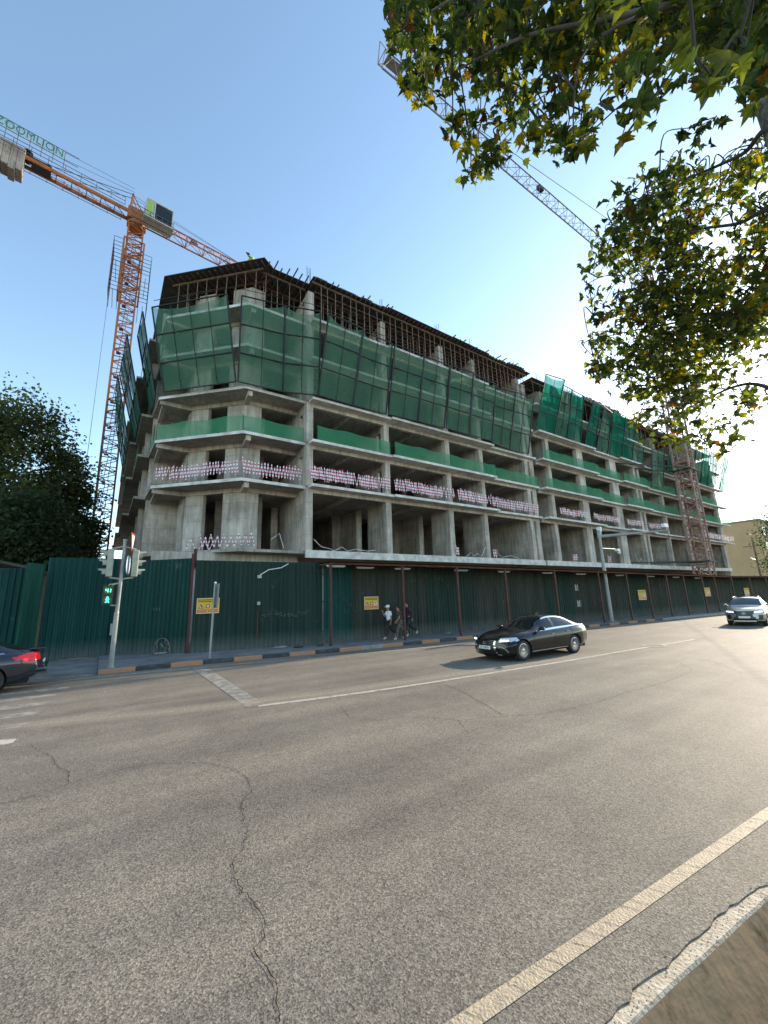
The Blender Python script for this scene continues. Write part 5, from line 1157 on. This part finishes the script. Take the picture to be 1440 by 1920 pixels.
# --- saloon
def sed_class(x, c, k, j, NB, NU):
    if k == 'body' and c.y > .52 and .635+.06*(c.x-.2) < c.z < .76+.02*c.x and x < .62: return 'headlight'
    if k == 'body' and c.z < .27 and .9 < x < 4.0: return 'lower_trim'
def sed_face(end, c):
    ay = abs(c.y)
    if end: 
        if .72 < c.z < .86 and ay > .42: return 'tail_lamp'
        return None
    w = .36+.5*max(0, .5-c.z)*.9 if c.z < .5 else .36+.28*(c.z-.5)
    if .26 < c.z < .68:
        if ay < w-.022: return 'grille'
        if ay < w+.018: return 'grille_surround'
    if ay > .56 and .26 < c.z < .5 and ay < .86: return 'air_intake' if c.z < .47-.3*(ay-.56) else None
    if ay > .53 and .62 < c.z < .75: return 'headlight'
def sed_extra(root, section):
    D = SED; x0 = frontx(D, 0, .5)
    mb = MB(); mb.box(x0-.03, x0-.012, -.26, .26, .40, .51); pl = mb.build('number_plate', M['plate'], root)
    mx = Matrix(((0, 0, -1, 0), (-1, 0, 0, 0), (0, 1, 0, 0), (0, 0, 0, 1))); mx.translation = (x0-.034, 0, .455); text('01 6424', .115, M['ink'], pl, mx, 'plate_number', .002)
    mb = MB(); n = 20; vs = []
    for k in range(n):
        t = 2*math.pi*k/n; vs += [(x0-.02, .075*math.cos(t), .60+.052*math.sin(t)), (x0-.02, .058*math.cos(t), .60+.038*math.sin(t))]
    mb.add(vs, [(2*k, 2*((k+1) % n), 2*((k+1) % n)+1, 2*k+1) for k in range(n)]); mb.beam((x0-.022, .02, .628), (x0-.022, .03, .578), .016); mb.beam((x0-.022, .03, .578), (x0-.022, -.05, .575), .014); mb.build('badge', M['chrome'], root)
    for s_ in (-1, 1):
        mb = MB(); P = [(.52, .50), (.62, .49), (.72, .43), (.79, .31)]
        for a, b in zip(P, P[1:]): mb.beam((frontx(D, a[0], a[1])-.012, s_*a[0], a[1]), (frontx(D, b[0], b[1])-.012, s_*b[0], b[1]), .022)
        mb.build('corner_trim', M['chrome'], root)
        mb = MB()
        for i in range(3): y = .60+i*.085; mb.box(frontx(D, y, .69)-.012, frontx(D, y, .69)+.02, s_*y-.03, s_*y+.03, .675, .715)
        mb.build('lamp_unit', M['drl'], root)
    mb = MB(); mb.beam((frontx(D, .5, .24)-.0, -.62, .235), (frontx(D, .5, .24)-.0, .62, .235), .02); mb.build('front_lip', M['chrome'], root)
    mb = MB(); mb.beam((2.75, 0, 1.435), (2.95, 0, 1.50), .03, .05); mb.build('antenna', M['grille'], root)
SED = dict(L=4.85, R=.335, wx=(.93, 3.75), nose=.42, tailc=.25, chin=.25, spokes=12,
    top=[(0, .70), (.12, .755), (.5, .86), (1.0, .94), (1.42, .985), (1.75, 1.13), (2.15, 1.33), (2.45, 1.415), (2.85, 1.44), (3.3, 1.41), (3.7, 1.31), (4.1, 1.16), (4.42, 1.075), (4.75, 1.06), (4.85, .98)],
    belt=[(0, .66), (.3, .73), (.8, .82), (1.4, .885), (2.4, .925), (3.4, .965), (4.2, 1.0), (4.85, .96)],
    bw=[(0, .58), (.25, .70), (.7, .80), (1.4, .835), (2.5, .85), (3.5, .84), (4.3, .79), (4.85, .70)],
    mw=[(0, .78), (.2, .86), (.7, .915), (1.3, .915), (2.4, .915), (3.6, .92), (4.3, .90), (4.85, .80)],
    rw=[(0, .55), (1.4, .70), (2.0, .62), (2.6, .565), (3.3, .555), (4.0, .60), (4.85, .65)],
    sill=[(0, .2), (.5, .17), (1.3, .2), (3.6, .22), (4.4, .27), (4.85, .36)],
    win=(1.72, 2.33, 3.55, 4.02, 2.72), ws=(1.46, 2.32), rs=(3.52, 4.32), mirror=1.82, handles=(2.42, 3.28), gaps=(1.48, 2.62, 3.62), classify=sed_class, face=sed_face, extra=sed_extra)
blk = make_car('saloon_car', 'shiny black saloon car driving left past the pedestrians, lights and chrome grille to the front', 'car', SED, M['carblack'])
blk.location = (11.1, 10.28, 0); blk.rotation_euler = (0, 0, math.radians(-3.0))
# --- navy saloon leaving the frame
def nav_class(x, c, k, j, NB, NU):
    if k == 'body' and x > 4.2 and abs(c.y) > .55 and abs(c.z-.87) < .015+.1*min(1, (x-4.2)/.5): return 'tail_lamp'
    if j >= NB and x > 4.5 and k == 'body': return 'boot_lip'
def nav_face(end, c):
    if end and .76 < c.z < .95 and abs(c.y) > .5: return 'tail_lamp'
def nav_extra(root, section):
    for s_ in (-1, 1):
        MB().box(4.42, 4.5, s_*.84-.02, s_*.84+.02, .78, .84).build('lit_bulb', M['brake'], root)
    mb = MB(); mb.box(4.82, 4.84, -.26, .26, .62, .73); mb.build('number_plate', M['plate'], root)
    mb = MB(); mb.box(4.55, 4.93, -.78, .78, .44, .60); o = mb.build('rear_bumper', M['carnavy'], root); b = o.modifiers.new('b', 'BEVEL'); b.width = .07; b.segments = 4
    mb = MB(); mb.box(4.5, 4.86, -.66, .66, 1.045, 1.085); o = mb.build('boot_spoiler', M['carnavy'], root); b = o.modifiers.new('b', 'BEVEL'); b.width = .015; b.segments = 2
    MB().tube([(4.7, .5, .3), (4.92, .5, .3)], .045, 10).build('exhaust', M['chrome'], root)
NAV = dict(SED); NAV.update(classify=nav_class, face=nav_face, extra=nav_extra, tailc=.2, taillean=.3)
nvy = make_car('saloon_car', 'dark blue saloon car at the left picture edge with a glowing red tail lamp', 'car', NAV, M['carnavy'])
nvy.location = (-6.3, 16.25, 0); nvy.rotation_euler = (0, 0, math.radians(3)); nvy.scale = (1.03,)*3
# --- silver crossover
def suv_class(x, c, k, j, NB, NU):
    if k == 'body' and c.y > .5 and .80+.1*(c.x-.25) < c.z < .90+.05*c.x and x < .75: return 'headlight'
    if k == 'body' and c.z < .38 and .9 < x < 3.9: return 'lower_trim'
def suv_face(end, c):
    ay = abs(c.y)
    if end: return 'tail_lamp' if .85 < c.z < 1.0 and ay > .3 else None
    w = .36+.75*max(0, .62-c.z) if c.z < .62 else .36+.5*(c.z-.62)
    if .33 < c.z < .86 and ay < w: return 'grille'
    if ay > .6 and .4 < c.z < .66 and ay < .84: return 'air_intake'
    if ay > .5 and .80 < c.z < .89: return 'headlight'
def suv_extra(root, section):
    D = SUV; x0 = frontx(D, 0, .6)
    MB().box(x0-.03, x0-.012, -.26, .26, .46, .57).build('number_plate', M['plate'], root)
    mb = MB(); n = 16; vs = []
    for k in range(n):
        t = 2*math.pi*k/n; vs += [(x0-.02, .09*math.cos(t), .73+.062*math.sin(t)), (x0-.02, .07*math.cos(t), .73+.046*math.sin(t))]
    mb.add(vs, [(2*k, 2*((k+1) % n), 2*((k+1) % n)+1, 2*k+1) for k in range(n)]); mb.beam((x0-.022, .02, .76), (x0-.022, .03, .71), .018); mb.beam((x0-.022, .03, .71), (x0-.022, -.05, .705), .016); mb.build('badge', M['chrome'], root)
    for s_ in (-1, 1):
        mb = MB(); mb.beam((frontx(D, .5, .79)-.01, s_*.46, .79), (frontx(D, .78, .83)-.01, s_*.8, .83), .045); mb.build('daytime_strip', M['drl'], root)
        MB().tube([(1.9, s_*.58, 1.62), (2.6, s_*.585, 1.655), (3.5, s_*.57, 1.60)], .018, 6).build('roof_rail', M['chrome'], root)
    MB().box(x0-.0, x0+.1, -.5, .5, .26, .33).build('front_lip', M['chrome'], root)
SUV = dict(L=4.6, R=.37, wx=(.92, 3.58), nose=.36, tailc=.2, chin=.3, spokes=8,
    top=[(0, .92), (.15, .97), (.6, 1.05), (1.2, 1.12), (1.35, 1.15), (1.7, 1.38), (2.05, 1.56), (2.4, 1.62), (3.0, 1.63), (3.6, 1.57), (4.0, 1.44), (4.35, 1.2), (4.6, 1.08)],
    belt=[(0, .86), (.3, .92), (.8, 1.0), (1.4, 1.06), (2.4, 1.09), (3.4, 1.14), (4.2, 1.17), (4.6, 1.02)],
    bw=[(0, .58), (.25, .72), (.7, .82), (1.4, .85), (2.5, .86), (3.5, .85), (4.2, .80), (4.6, .72)],
    mw=[(0, .80), (.2, .88), (.7, .925), (1.3, .925), (2.4, .925), (3.6, .93), (4.2, .90), (4.6, .82)],
    rw=[(0, .55), (1.3, .72), (2.0, .63), (2.6, .60), (3.3, .59), (4.0, .60), (4.6, .66)],
    sill=[(0, .3), (.5, .27), (1.3, .29), (3.5, .3), (4.2, .36), (4.6, .45)],
    win=(1.62, 2.2, 3.45, 3.95, 2.62), ws=(1.4, 2.08), rs=(3.7, 4.3), mirror=1.72, handles=(2.3, 3.15), gaps=(1.42, 2.52, 3.5), classify=suv_class, face=suv_face, extra=suv_extra)
svr = make_car('crossover_car', 'silver crossover car approaching in the distance at the right edge', 'car', SUV, M['carsilver'], 'cglassb')
svr.location = (30.9, 8.45, 0); svr.rotation_euler = (0, 0, math.radians(9))
# ------------------------------------------------------------------ people
M['skin'] = pm('skin', (.32, .17, .11), .6, 0, .05, 5); M['hair'] = pm('dark_hair', (.012, .009, .008), .7, 0, 0); M['tee'] = pm('white_cotton', (.72, .72, .74), .85, 0, .06, 9); M['trous'] = pm('dark_trousers', (.02, .022, .026), .85, 0, .2, 6); M['trousb'] = pm('grey_camo_trousers', (.035, .035, .035), .85, 0, 0, 14, 0, c2=(.16, .15, .14), thr=(.45, .55))
M['pat'] = pm('patterned_shirt', (.012, .012, .014), .85, 0, 0, 16, 0, c2=(.35, .28, .24), thr=(.56, .62)); M['purple'] = pm('dark_purple_jacket', (.04, .012, .035), .8, 0, .2, 5); M['shoe'] = pm('pale_trainers', (.5, .5, .5), .7, 0, .1, 9); M['hivis'] = pm('yellow_green_vest', (.45, .7, .05), .7, 0, 0)
def skinmesh(name, V, E, mat, parent, root=0, sub=2):
    me = bpy.data.meshes.new(name); me.from_pydata([v[:3] for v in V], E, []); o = bpy.data.objects.new(name, me); col.objects.link(o); o.parent = parent
    sm = o.modifiers.new('skin', 'SKIN'); sm.use_smooth_shade = True; sv_ = me.skin_vertices[0].data
    for i, v in enumerate(V):
        r_ = v[3] if isinstance(v[3], tuple) else (v[3], v[3]); sv_[i].radius = r_; sv_[i].use_root = (i == root)
    o.modifiers.new('sub', 'SUBSURF').render_levels = sub; o.modifiers['sub'].levels = sub; me.materials.append(mat); return o
def person(label, loc, rz, h, legs, arms, top, bottom, lean=0, cap=None, headturn=0, longs=False, group=None):
    """local frame: faces +X, z up; legs = ((hip swing, knee bend)...) left,right ; arms = ((shoulder swing, elbow bend, out))"""
    t = thing('person', label, 'person', loc, rz, group, local=True); t.scale = (h/1.75,)*3
    V = []; E = []
    def add(x, y, z, r_, p=None):
        V.append((x, y, z, r_)); 
        if p is not None: E.append((p, len(V)-1))
        return len(V)-1
    def rot(v, a): return (v[0]*math.cos(a)+v[2]*math.sin(a), v[1], -v[0]*math.sin(a)+v[2]*math.cos(a))
    ZP = .93; la = lean
    def tor(x, y, z): q = rot((x, y, z-ZP), la); return q[0], q[1], q[2]+ZP
    pel = add(*tor(0, 0, ZP), (.15, .11)); wa = add(*tor(0, 0, 1.1), (.135, .10), pel); ch = add(*tor(.005, 0, 1.32), (.16, .11), wa); ne = add(*tor(.0, 0, 1.46), .065, ch); nk = add(*tor(.015, 0, 1.52), .056, ne)
    hb = add(*tor(.03, 0, 1.585), (.078, .09), nk); hd = add(*tor(.025, 0, 1.67), (.083, .1), hb); ht = add(*tor(.015, 0, 1.735), (.06, .07), hd); ns_ = add(*tor(.125, 0, 1.635), .012, hd)
    tops_ = [(V[i][0], V[i][1], V[i][2]) for i in (pel, wa, ch, ne)]; hands = []; shirtarms = []; trl = []
    for s_, (sw, kb) in zip((1, -1), legs):
        hp = add(*tor(0, s_*.095, .9), .085, pel); hx, hy, hz_ = V[hp][:3]
        kx, kz = hx+.43*math.sin(sw), hz_-.43*math.cos(sw); a2 = sw-kb; ax_, az = kx+.42*math.sin(a2), kz-.42*math.cos(a2)
        k_ = add(kx, hy, kz, .06, hp); cf = add(kx+.16*math.sin(a2)-.01, hy, kz-.16*math.cos(a2), .058, k_); an = add(ax_, hy, az, .038, cf)
        hl = add(ax_-.05, hy, az-.05, .035, an); to = add(ax_+.16*math.cos(min(a2, 0)), hy, az-.055+.1*math.sin(min(a2, 0)), .032, an)
        trl.append([(hx, hy, hz_), (kx, hy, kz), (kx+.2*math.sin(a2)-.01, hy, kz-.2*math.cos(a2)), (ax_, hy, az+.02)]); hands.append(('foot', (ax_, hy, az), (V[to][0], V[to][1], V[to][2])))
    for s_, (sw, eb, out) in zip((1, -1), arms):
        sh = add(*tor(0, s_*.17, 1.41), .058, ch); sx_, sy_, sz = V[sh][:3]
        ex, ez = sx_+.28*math.sin(sw), sz-.28*math.cos(sw); ey_ = sy_+s_*.05+out*.1; a2 = sw+eb; wx_, wz = ex+.25*math.sin(a2), ez-.25*math.cos(a2); wy = ey_-out*s_*.12
        e_ = add(ex, ey_, ez, .042, sh); w_ = add(wx_, wy, wz, .027, e_); d = (math.sin(a2), -math.cos(a2)); pm_ = add(wx_+.06*d[0], wy, wz+.06*d[1], (.022, .038), w_)
        nx, nz = -d[1], d[0]
        for f in range(4):
            o = (f-1.5)*.019; l = (.05, .06, .056, .044)[f]; a = add(wx_+.095*d[0]+nx*o, wy, wz+.095*d[1]+nz*o, .0085, pm_); b = add(wx_+(.095+l*.6)*d[0]+nx*o, wy-s_*.008, wz+(.095+l*.6)*d[1]+nz*o, .008, a); add(wx_+(.095+l)*d[0]+nx*o, wy-s_*.022, wz+(.095+l)*d[1]+nz*o, .007, b)
        a = add(wx_+.05*d[0]+nx*.035, wy-s_*.01, wz+.05*d[1]+nz*.035, .009, pm_); add(wx_+.09*d[0]+nx*.05, wy-s_*.018, wz+.09*d[1]+nz*.05, .008, a)
        shirtarms.append([(sx_, sy_, sz), (ex, ey_, ez), (wx_, wy, wz)])
    skinmesh('body', V, E, M['skin'], t)
    # shirt
    V2 = []; E2 = []; rr_ = [(.165, .125), (.158, .122), (.185, .13), (.085, .085)]
    for i, p in enumerate(tops_): V2.append((*p, rr_[i])); (i and E2.append((i-1, i)))
    V2[0] = (V2[0][0], V2[0][1], V2[0][2]-.03, rr_[0])
    for a_ in shirtarms:
        V2.append((*a_[0], .082)); E2.append((2, len(V2)-1)); e = a_[1]; f = 1 if longs else .72
        m = tuple(a_[0][k]+(e[k]-a_[0][k])*f for k in range(3)); V2.append((*m, .066)); E2.append((len(V2)-2, len(V2)-1))
        if longs: V2.append((*[a_[1][k]+(a_[2][k]-a_[1][k])*.92 for k in range(3)], .045)); E2.append((len(V2)-2, len(V2)-1))
    skinmesh('jacket' if longs else 'shirt', V2, E2, top, t)
    V3 = [(*tops_[0], (.158, .12))]; E3 = []
    for l in trl:
        V3.append((*l[0], .105)); E3.append((0, len(V3)-1))
        for k, r_ in ((1, .078), (2, .075), (3, .062)): V3.append((*l[k], r_)); E3.append((len(V3)-2, len(V3)-1))
    skinmesh('trousers', V3, E3, bottom, t)
    for hh in hands: skinmesh('shoe', [(hh[1][0]-.05, hh[1][1], hh[1][2]-.045, .046), ((hh[1][0]+hh[2][0])/2, hh[1][1], (hh[1][2]+hh[2][2])/2-.03, .05), (*hh[2], .04)], [(0, 1), (1, 2)], M['shoe'], t)
    hc = V[hd][:3]; mb = MB()
    if cap: mb.ball((hc[0]-.008, 0, hc[2]+.045), .118, 10, sq=(1.05, .88, .82)); mb.add([(hc[0]+.07, -.07, hc[2]+.035), (hc[0]+.21, -.05, hc[2]+.02), (hc[0]+.21, .05, hc[2]+.02), (hc[0]+.07, .07, hc[2]+.035), (hc[0]+.07, -.07, hc[2]+.05), (hc[0]+.21, -.05, hc[2]+.032), (hc[0]+.21, .05, hc[2]+.032), (hc[0]+.07, .07, hc[2]+.05)], [(3, 2, 1, 0), (4, 5, 6, 7), (0, 1, 5, 4), (1, 2, 6, 5), (2, 3, 7, 6)]); mb.build('cap', cap, t, smooth=True); mb = MB()
    mb.ball((hc[0]-.03, 0, hc[2]+.03), .108, 10, sq=(1, .88, 1)); mb.build('hair', M['hair'], t, smooth=True)
    mb = MB()
    for s_ in (-1, 1): mb.ball((hc[0]+.083, s_*.032, hc[2]+.005), .011, 5)
    mb.build('eyes', M['hair'], t)
    return t
R_ = math.radians
face = math.pi-.12
person('man in a white cap and white T-shirt walking left with one hand at his face', (12.43, 18.0, .155), face+.1, 1.68, ((R_(26), R_(8)), (R_(-24), R_(28))), ((R_(-6), R_(15), 0), (R_(40), R_(110), .6)), M['tee'], M['trous'], R_(3), cap=M['tee'])
person('man in a dark patterned shirt walking left just beside the red canopy post', (12.72, 17.45, .155), face, 1.66, ((R_(24), R_(4)), (R_(-26), R_(26))), ((R_(20), R_(25), 0), (R_(-22), R_(10), 0)), M['pat'], M['trousb'], R_(6))
person('taller man in a dark purple jacket walking behind the red canopy post', (13.55, 17.85, .155), face, 1.86, ((R_(22), R_(10)), (R_(-28), R_(30))), ((R_(-30), R_(30), 0), (R_(22), R_(20), 0)), M['purple'], M['trous'], R_(4), longs=True)
wp = G(484, 489, DZ+.6)
person('worker in a yellow green vest bending down on top of the roof formwork', (wp.x, wp.y+.7, DZ-.1), math.pi+.5, 1.7, ((R_(70), R_(100)), (R_(50), R_(95))), ((R_(8), R_(20), 0), (R_(14), R_(15), 0)), M['hivis'], M['trous'], R_(62), cap=M['hair'])
# ------------------------------------------------------------------ trees
LEAF = [(0, 0), (.10, .03), (.42, .10), (.30, .22), (.50, .42), (.28, .40), (.26, .58), (.14, .55), (0, 1.0)]
LEAF = LEAF+[(-x, y) for x, y in LEAF[-2:0:-1]]
LM = leaf_mat('plane_leaf', .58)
def add_leaf(mb, p, d, up, s, colr, curl=.15, simple=False):
    d = d.normalized(); sd_ = d.cross(up); sd_ = sd_.normalized() if sd_.length > .01 else Vector((1, 0, 0)); n_ = sd_.cross(d); k = len(mb.v)
    if simple:
        mb.v += [tuple(p), tuple(p+d*.35*s+sd_*.42*s), tuple(p+d*s*.62+sd_*.2*s), tuple(p+d*s), tuple(p+d*s*.62-sd_*.2*s), tuple(p+d*.35*s-sd_*.42*s)]
        mb.f.append((k, k+1, k+2, k+3, k+4, k+5)); mb.m.append(0); mb.c.append(colr); return
    mb.v.append(tuple(p+d*.3*s-n_*curl*s*.3))
    for x, y in LEAF: mb.v.append(tuple(p+sd_*x*s*1.1+d*y*s-n_*curl*s*(x*x*2+(y-.35)**2)))
    n = len(LEAF)
    for i in range(n): mb.f.append((k, k+1+i, k+1+(i+1) % n)); mb.m.append(0); mb.c.append(colr)
def leafcol(r, q=0):
    u = r.random()
    if u < .55-q*.12: b = (.04, .056, .015)
    elif u < .88: b = (.10, .11, .02)
    elif u < .97: b = (.2, .155, .02)
    else: b = (.10, .045, .015)
    g = r.uniform(.6, 1.35); return (b[0]*g, b[1]*g, b[2]*g, 1)
# --- overhanging plane tree
LS = lambda c: (c[0], c[1], c[2])
PT = thing('plane_tree', 'plane tree at the right edge with mottled pale trunk and backlit yellowing leaves hanging overhead', 'tree', (5.7, .45, .3))
bark = pm('plane_bark', (.07, .055, .04), .85, 0, 0, 3.5, .5, 14, c2=(.34, .30, .22), detail=7, thr=(.42, .58))
mb = MB(); trunk = [(5.75, .3, .2), (5.72, .26, 2.5), (5.66, .24, 5.0), (5.62, .27, 6.6), (5.72, .34, 8.5), (5.95, .5, 11)]
mb.tube(trunk, [.33, .26, .23, .21, .18, .12], 16); mb.build('trunk', bark, PT, smooth=True)
r = random.Random(77)
def bz(pts, n=10):   # smooth polyline through points
    pts = [Vector(p) for p in pts]; out = []
    for i in range(len(pts)-1):
        p0 = pts[max(0, i-1)]; p1 = pts[i]; p2 = pts[i+1]; p3 = pts[min(len(pts)-1, i+2)]
        for k in range(n): t = k/n; out.append(.5*((2*p1)+(-p0+p2)*t+(2*p0-5*p1+4*p2-p3)*t*t+(-p0+3*p1-3*p2+p3)*t**3))
    return out+[pts[-1]]
T0 = lambda z: Vector((5.68, .2, z))
LIMBS = [bz([T0(5.4), AD(1400, 20, 5.6), AD(1280, 10, 4.6), AD(1120, 40, 4.4), AD(980, 70, 4.6), AD(860, 130, 5.0)]), bz([T0(6.3), AD(1380, -120, 5.6), AD(1150, -90, 4.6), AD(950, -50, 4.4), AD(810, 20, 4.8)]),
         bz([T0(5.8), AD(1400, -30, 5.4), AD(1300, 0, 4.8), AD(1200, 30, 4.3), AD(1120, 70, 4.2)]),
         bz([T0(4.6), AD(1470, 400, 7.0), AD(1380, 420, 7.6), AD(1270, 440, 8.0), AD(1170, 500, 8.2)]), bz([T0(4.0), AD(1480, 600, 7.2), AD(1370, 590, 7.8), AD(1240, 610, 8.3), AD(1140, 630, 8.4)]),
         bz([T0(5.2), AD(1460, 250, 7.0), AD(1390, 290, 7.4), AD(1300, 330, 7.8), AD(1210, 360, 8)]), bz([T0(3.6), AD(1480, 740, 7.2), AD(1400, 720, 8.0), AD(1320, 750, 8.6), AD(1250, 790, 8.8)])]
mb = MB()
for L_ in LIMBS: n = len(L_); mb.tube(L_, [.035*(1-i/n)**1.3+.007 for i in range(n)], 8)
mb.build('limb', pm('limb_bark', (.05, .04, .03), .9, 0, 0, 4, .4, 15, c2=(.12, .10, .075)), PT, smooth=True)
LP = [p for L_ in LIMBS for p in L_[8:]]
tw = MB(); cr = MB(); cr.c = []
def inpoly(x, y, P):
    c = False
    for i in range(len(P)):
        (x1, y1), (x2, y2) = P[i], P[i-1]
        if (y1 > y) != (y2 > y) and x < (x2-x1)*(y-y1)/(y2-y1)+x1: c = not c
    return c
def sprig(c, size, n, spread, q=0):
    b = min(LP, key=lambda p: (p-c).length+.7*max(0, .35-(p-c).length)+r.uniform(0, .25)); dn = Vector((0, 0, -1))
    m1 = lerp(b, c, .5)+Vector((r.uniform(-.15, .15), r.uniform(-.15, .15), .12+.1*r.random()))
    pts = bz([b, m1, c, c+Vector((r.uniform(-.15, .15), r.uniform(-.15, .15), -spread*.9))], 5); tw.tube(pts, [.006*(1-i/len(pts))+.0025 for i in range(len(pts))], 4, caps=False)
    LP.extend(pts[7:])
    for i in range(n):
        t = r.random(); p = pts[int((.62+.38*t)*(len(pts)-1))]+Vector((r.gauss(0, spread*.55), r.gauss(0, spread*.55), r.gauss(0, spread*.45)))
        d = Vector((r.gauss(0, .7), r.gauss(0, .7), -.75+r.gauss(0, .5))); s_ = size*r.uniform(.6, 1.2)
        add_leaf(cr, p, d, Vector((r.gauss(0, .8), r.gauss(0, .8), 1)), s_, leafcol(r, q), r.uniform(.1, 1.0))
PA = [(700, -60), (735, 15), (762, 60), (770, 150), (800, 205), (850, 240), (868, 290), (905, 330), (942, 322), (950, 262), (1000, 255), (1060, 285), (1090, 280), (1108, 225), (1150, 225), (1172, 236), (1200, 215), (1205, 165), (1260, 150), (1350, 165), (1470, 180), (1470, -60)]
PB = [(1250, 285), (1175, 350), (1145, 440), (1095, 505), (1098, 580), (1112, 640), (1106, 690), (1150, 715), (1180, 775), (1210, 800), (1270, 825), (1330, 842), (1372, 815), (1400, 822), (1412, 755), (1480, 690), (1480, 230), (1340, 330)]
def fill(P, N, x0, x1, y0, y1, dist, size, nl, spread, q=0, dens=None):
    k = 0
    while k < N:
        x, y = r.uniform(x0, x1), r.uniform(y0, y1)
        if not inpoly(x, y, P) or (dens and r.random() > dens(x, y)): continue
        c = AD(x, y, dist(x, y)); sprig(c+Vector((0, 0, spread*.3)), size, nl, spread, q); k += 1
dA = lambda x, y: 4.3+.9*max(0, (1150-x)/450)+r.uniform(0, 3.0)
fill(PA, 290, 700, 1470, -60, 335, dA, .12, 10, .12, dens=lambda x, y: (1.0 if y < 100 else (.6 if x < 1150 else .3))*(.35+.65*(math.sin(x*.03+2)*math.sin(y*.045+x*.01) > -.25)))
for (x, y, d_, n_) in ((1075, 262, 2.4, 9), (1068, 235, 2.6, 6), (905, 305, 3.0, 13), (890, 270, 3.4, 8), (798, 150, 3.9, 9), (800, 195, 4.1, 7), (1180, 200, 2.3, 7), (1170, 150, 2.4, 8), (1290, 110, 1.9, 5), (1330, 150, 2.0, 6), (1205, 60, 2.0, 8), (1100, 60, 2.4, 8), (960, 60, 2.9, 9), (1010, 240, 3.6, 8), (1400, 90, 2.2, 7), (1390, 140, 2.3, 6)):
    sprig(AD(x, y-12, d_*1.6), .13, n_, .085)
dB = lambda x, y: 7.0+r.uniform(0, 3.2)-max(0, (y-700)/100)*.4
def denB(x, y):
    e = .5+.5*math.sin(x*.021+1.3)*math.sin(y*.017+.4)+.25*math.sin(x*.05+y*.043); base = .5 if x < 1140 else .8
    if y < 400: base *= .75
    if 1170 < x < 1330 and 470 < y < 740: return .8
    if x > 1330 and y > 640: base *= .5
    return base*max(.02, min(1, e))
fill(PB, 410, 1090, 1480, 230, 845, dB, .12, 13, .16, q=.3, dens=denB)
for (x, y) in ((1100, 545), (1112, 600), (1104, 640), (1115, 683), (1130, 690), (1268, 832), (1250, 815), (1330, 840), (1372, 838), (1395, 810), (1180, 375), (1150, 430), (1300, 800), (1205, 790), (1098, 515), (1160, 365), (1240, 330), (1290, 250), (1340, 230)): sprig(AD(x, y-10, 6.6), .13, 7, .1)
tw.build('twig', pm('twig_bark', (.045, .035, .025), .9, 0, .2, 5), PT); cr.build('crown', LM, PT)
# --- trees beyond the left fence
def far_tree(label, base, rad, ch, hgt, n, seed, colb, tr=.22, limbs=6):
    r = random.Random(seed); t = thing('broadleaf_tree', label, 'tree', base, 0, 'dark trees beyond the left fence'); b = Vector(base)
    mb = MB(); top_ = b+Vector((r.uniform(-.5, .5), 0, hgt-ch*.6)); mb.tube(bz([b, lerp(b, top_, .5)+Vector((r.uniform(-.3, .3), 0, 0)), top_], 6), [tr*(1-.6*i/12) for i in range(13)], 10); cc = b+Vector((0, 0, hgt-ch*.5)); ends = []
    for i in range(limbs):
        a = 2*math.pi*i/limbs+r.random(); e = cc+Vector((math.cos(a)*rad*.75, math.sin(a)*rad*.75, r.uniform(-.2, .42)*ch)); s_ = lerp(b, top_, r.uniform(.55, .95)); pts = bz([s_, lerp(s_, e, .5)+Vector((0, 0, .4)), e], 6); mb.tube(pts, [tr*.42*(1-i_/13)+.015 for i_ in range(13)], 6)
    mb.build('trunk', bark, t, smooth=True); cr = MB(); cr.c = []
    cl = []
    for i in range(110):
        while True:
            v = Vector((r.uniform(-1, 1), r.uniform(-1, 1), r.uniform(-1, 1)))
            if .35 < v.length < 1: break
        w_ = 1.0 if v.z < 0 else 1-.25*v.z
        cl.append((cc+Vector((v.x*rad*w_, v.y*rad*w_, v.z*ch*.5)), r.uniform(.09, .2)*rad+.35, r.uniform(.7, 1.25)))
    for i in range(n):
        c, s_, g = cl[r.randrange(len(cl))]; p = c+Vector((r.gauss(0, 1), r.gauss(0, 1), r.gauss(0, .8)))*s_*.75; u = r.uniform(.75, 1.3)*g
        add_leaf(cr, p, Vector((r.gauss(0, 1), r.gauss(0, 1), -.5+r.gauss(0, .6))), Vector((r.gauss(0, 1), r.gauss(0, 1), 1)), r.uniform(.16, .34), (colb[0]*u, colb[1]*u, colb[2]*u, 1), simple=True)
    cr.build('crown', LM, t); return t
far_tree('tall olive green tree in the middle of the dark group beyond the left fence', (-6.6, 38, .1), 4.2, 14.4, 18.0, 26000, 3, (.08, .084, .032))
far_tree('lower dark tree nearest the lattice crane mast on the left', (-3.4, 40, .1), 2.5, 13.0, 15.0, 15000, 5, (.055, .07, .032), .16)
far_tree('low dense dark tree just above the green fence on the left', (-4.4, 33, .1), 2.9, 8.4, 9.2, 15000, 9, (.04, .055, .027), .14)
far_tree('pale trunked tree with yellowish leaves at the left edge of the picture', (-10.6, 37, .1), 4.0, 14.5, 18.0, 15000, 13, (.13, .135, .05), .3)
far_tree('small dark tree behind the foot of the orange crane', (-2.4, 44, .1), 2.0, 9.5, 10.2, 9000, 15, (.04, .055, .028), .12)
def mini(label, loc, rad, h, n, seed):
    t = far_tree(label, loc, rad, h*.8, h, n, seed, (.03, .045, .02), .12); t['group'] = 'trees by the tan building'; return t
mini('dark tree at the right edge in front of the tan building', (80, 16.5, .1), 2.6, 14, 3500, 21)
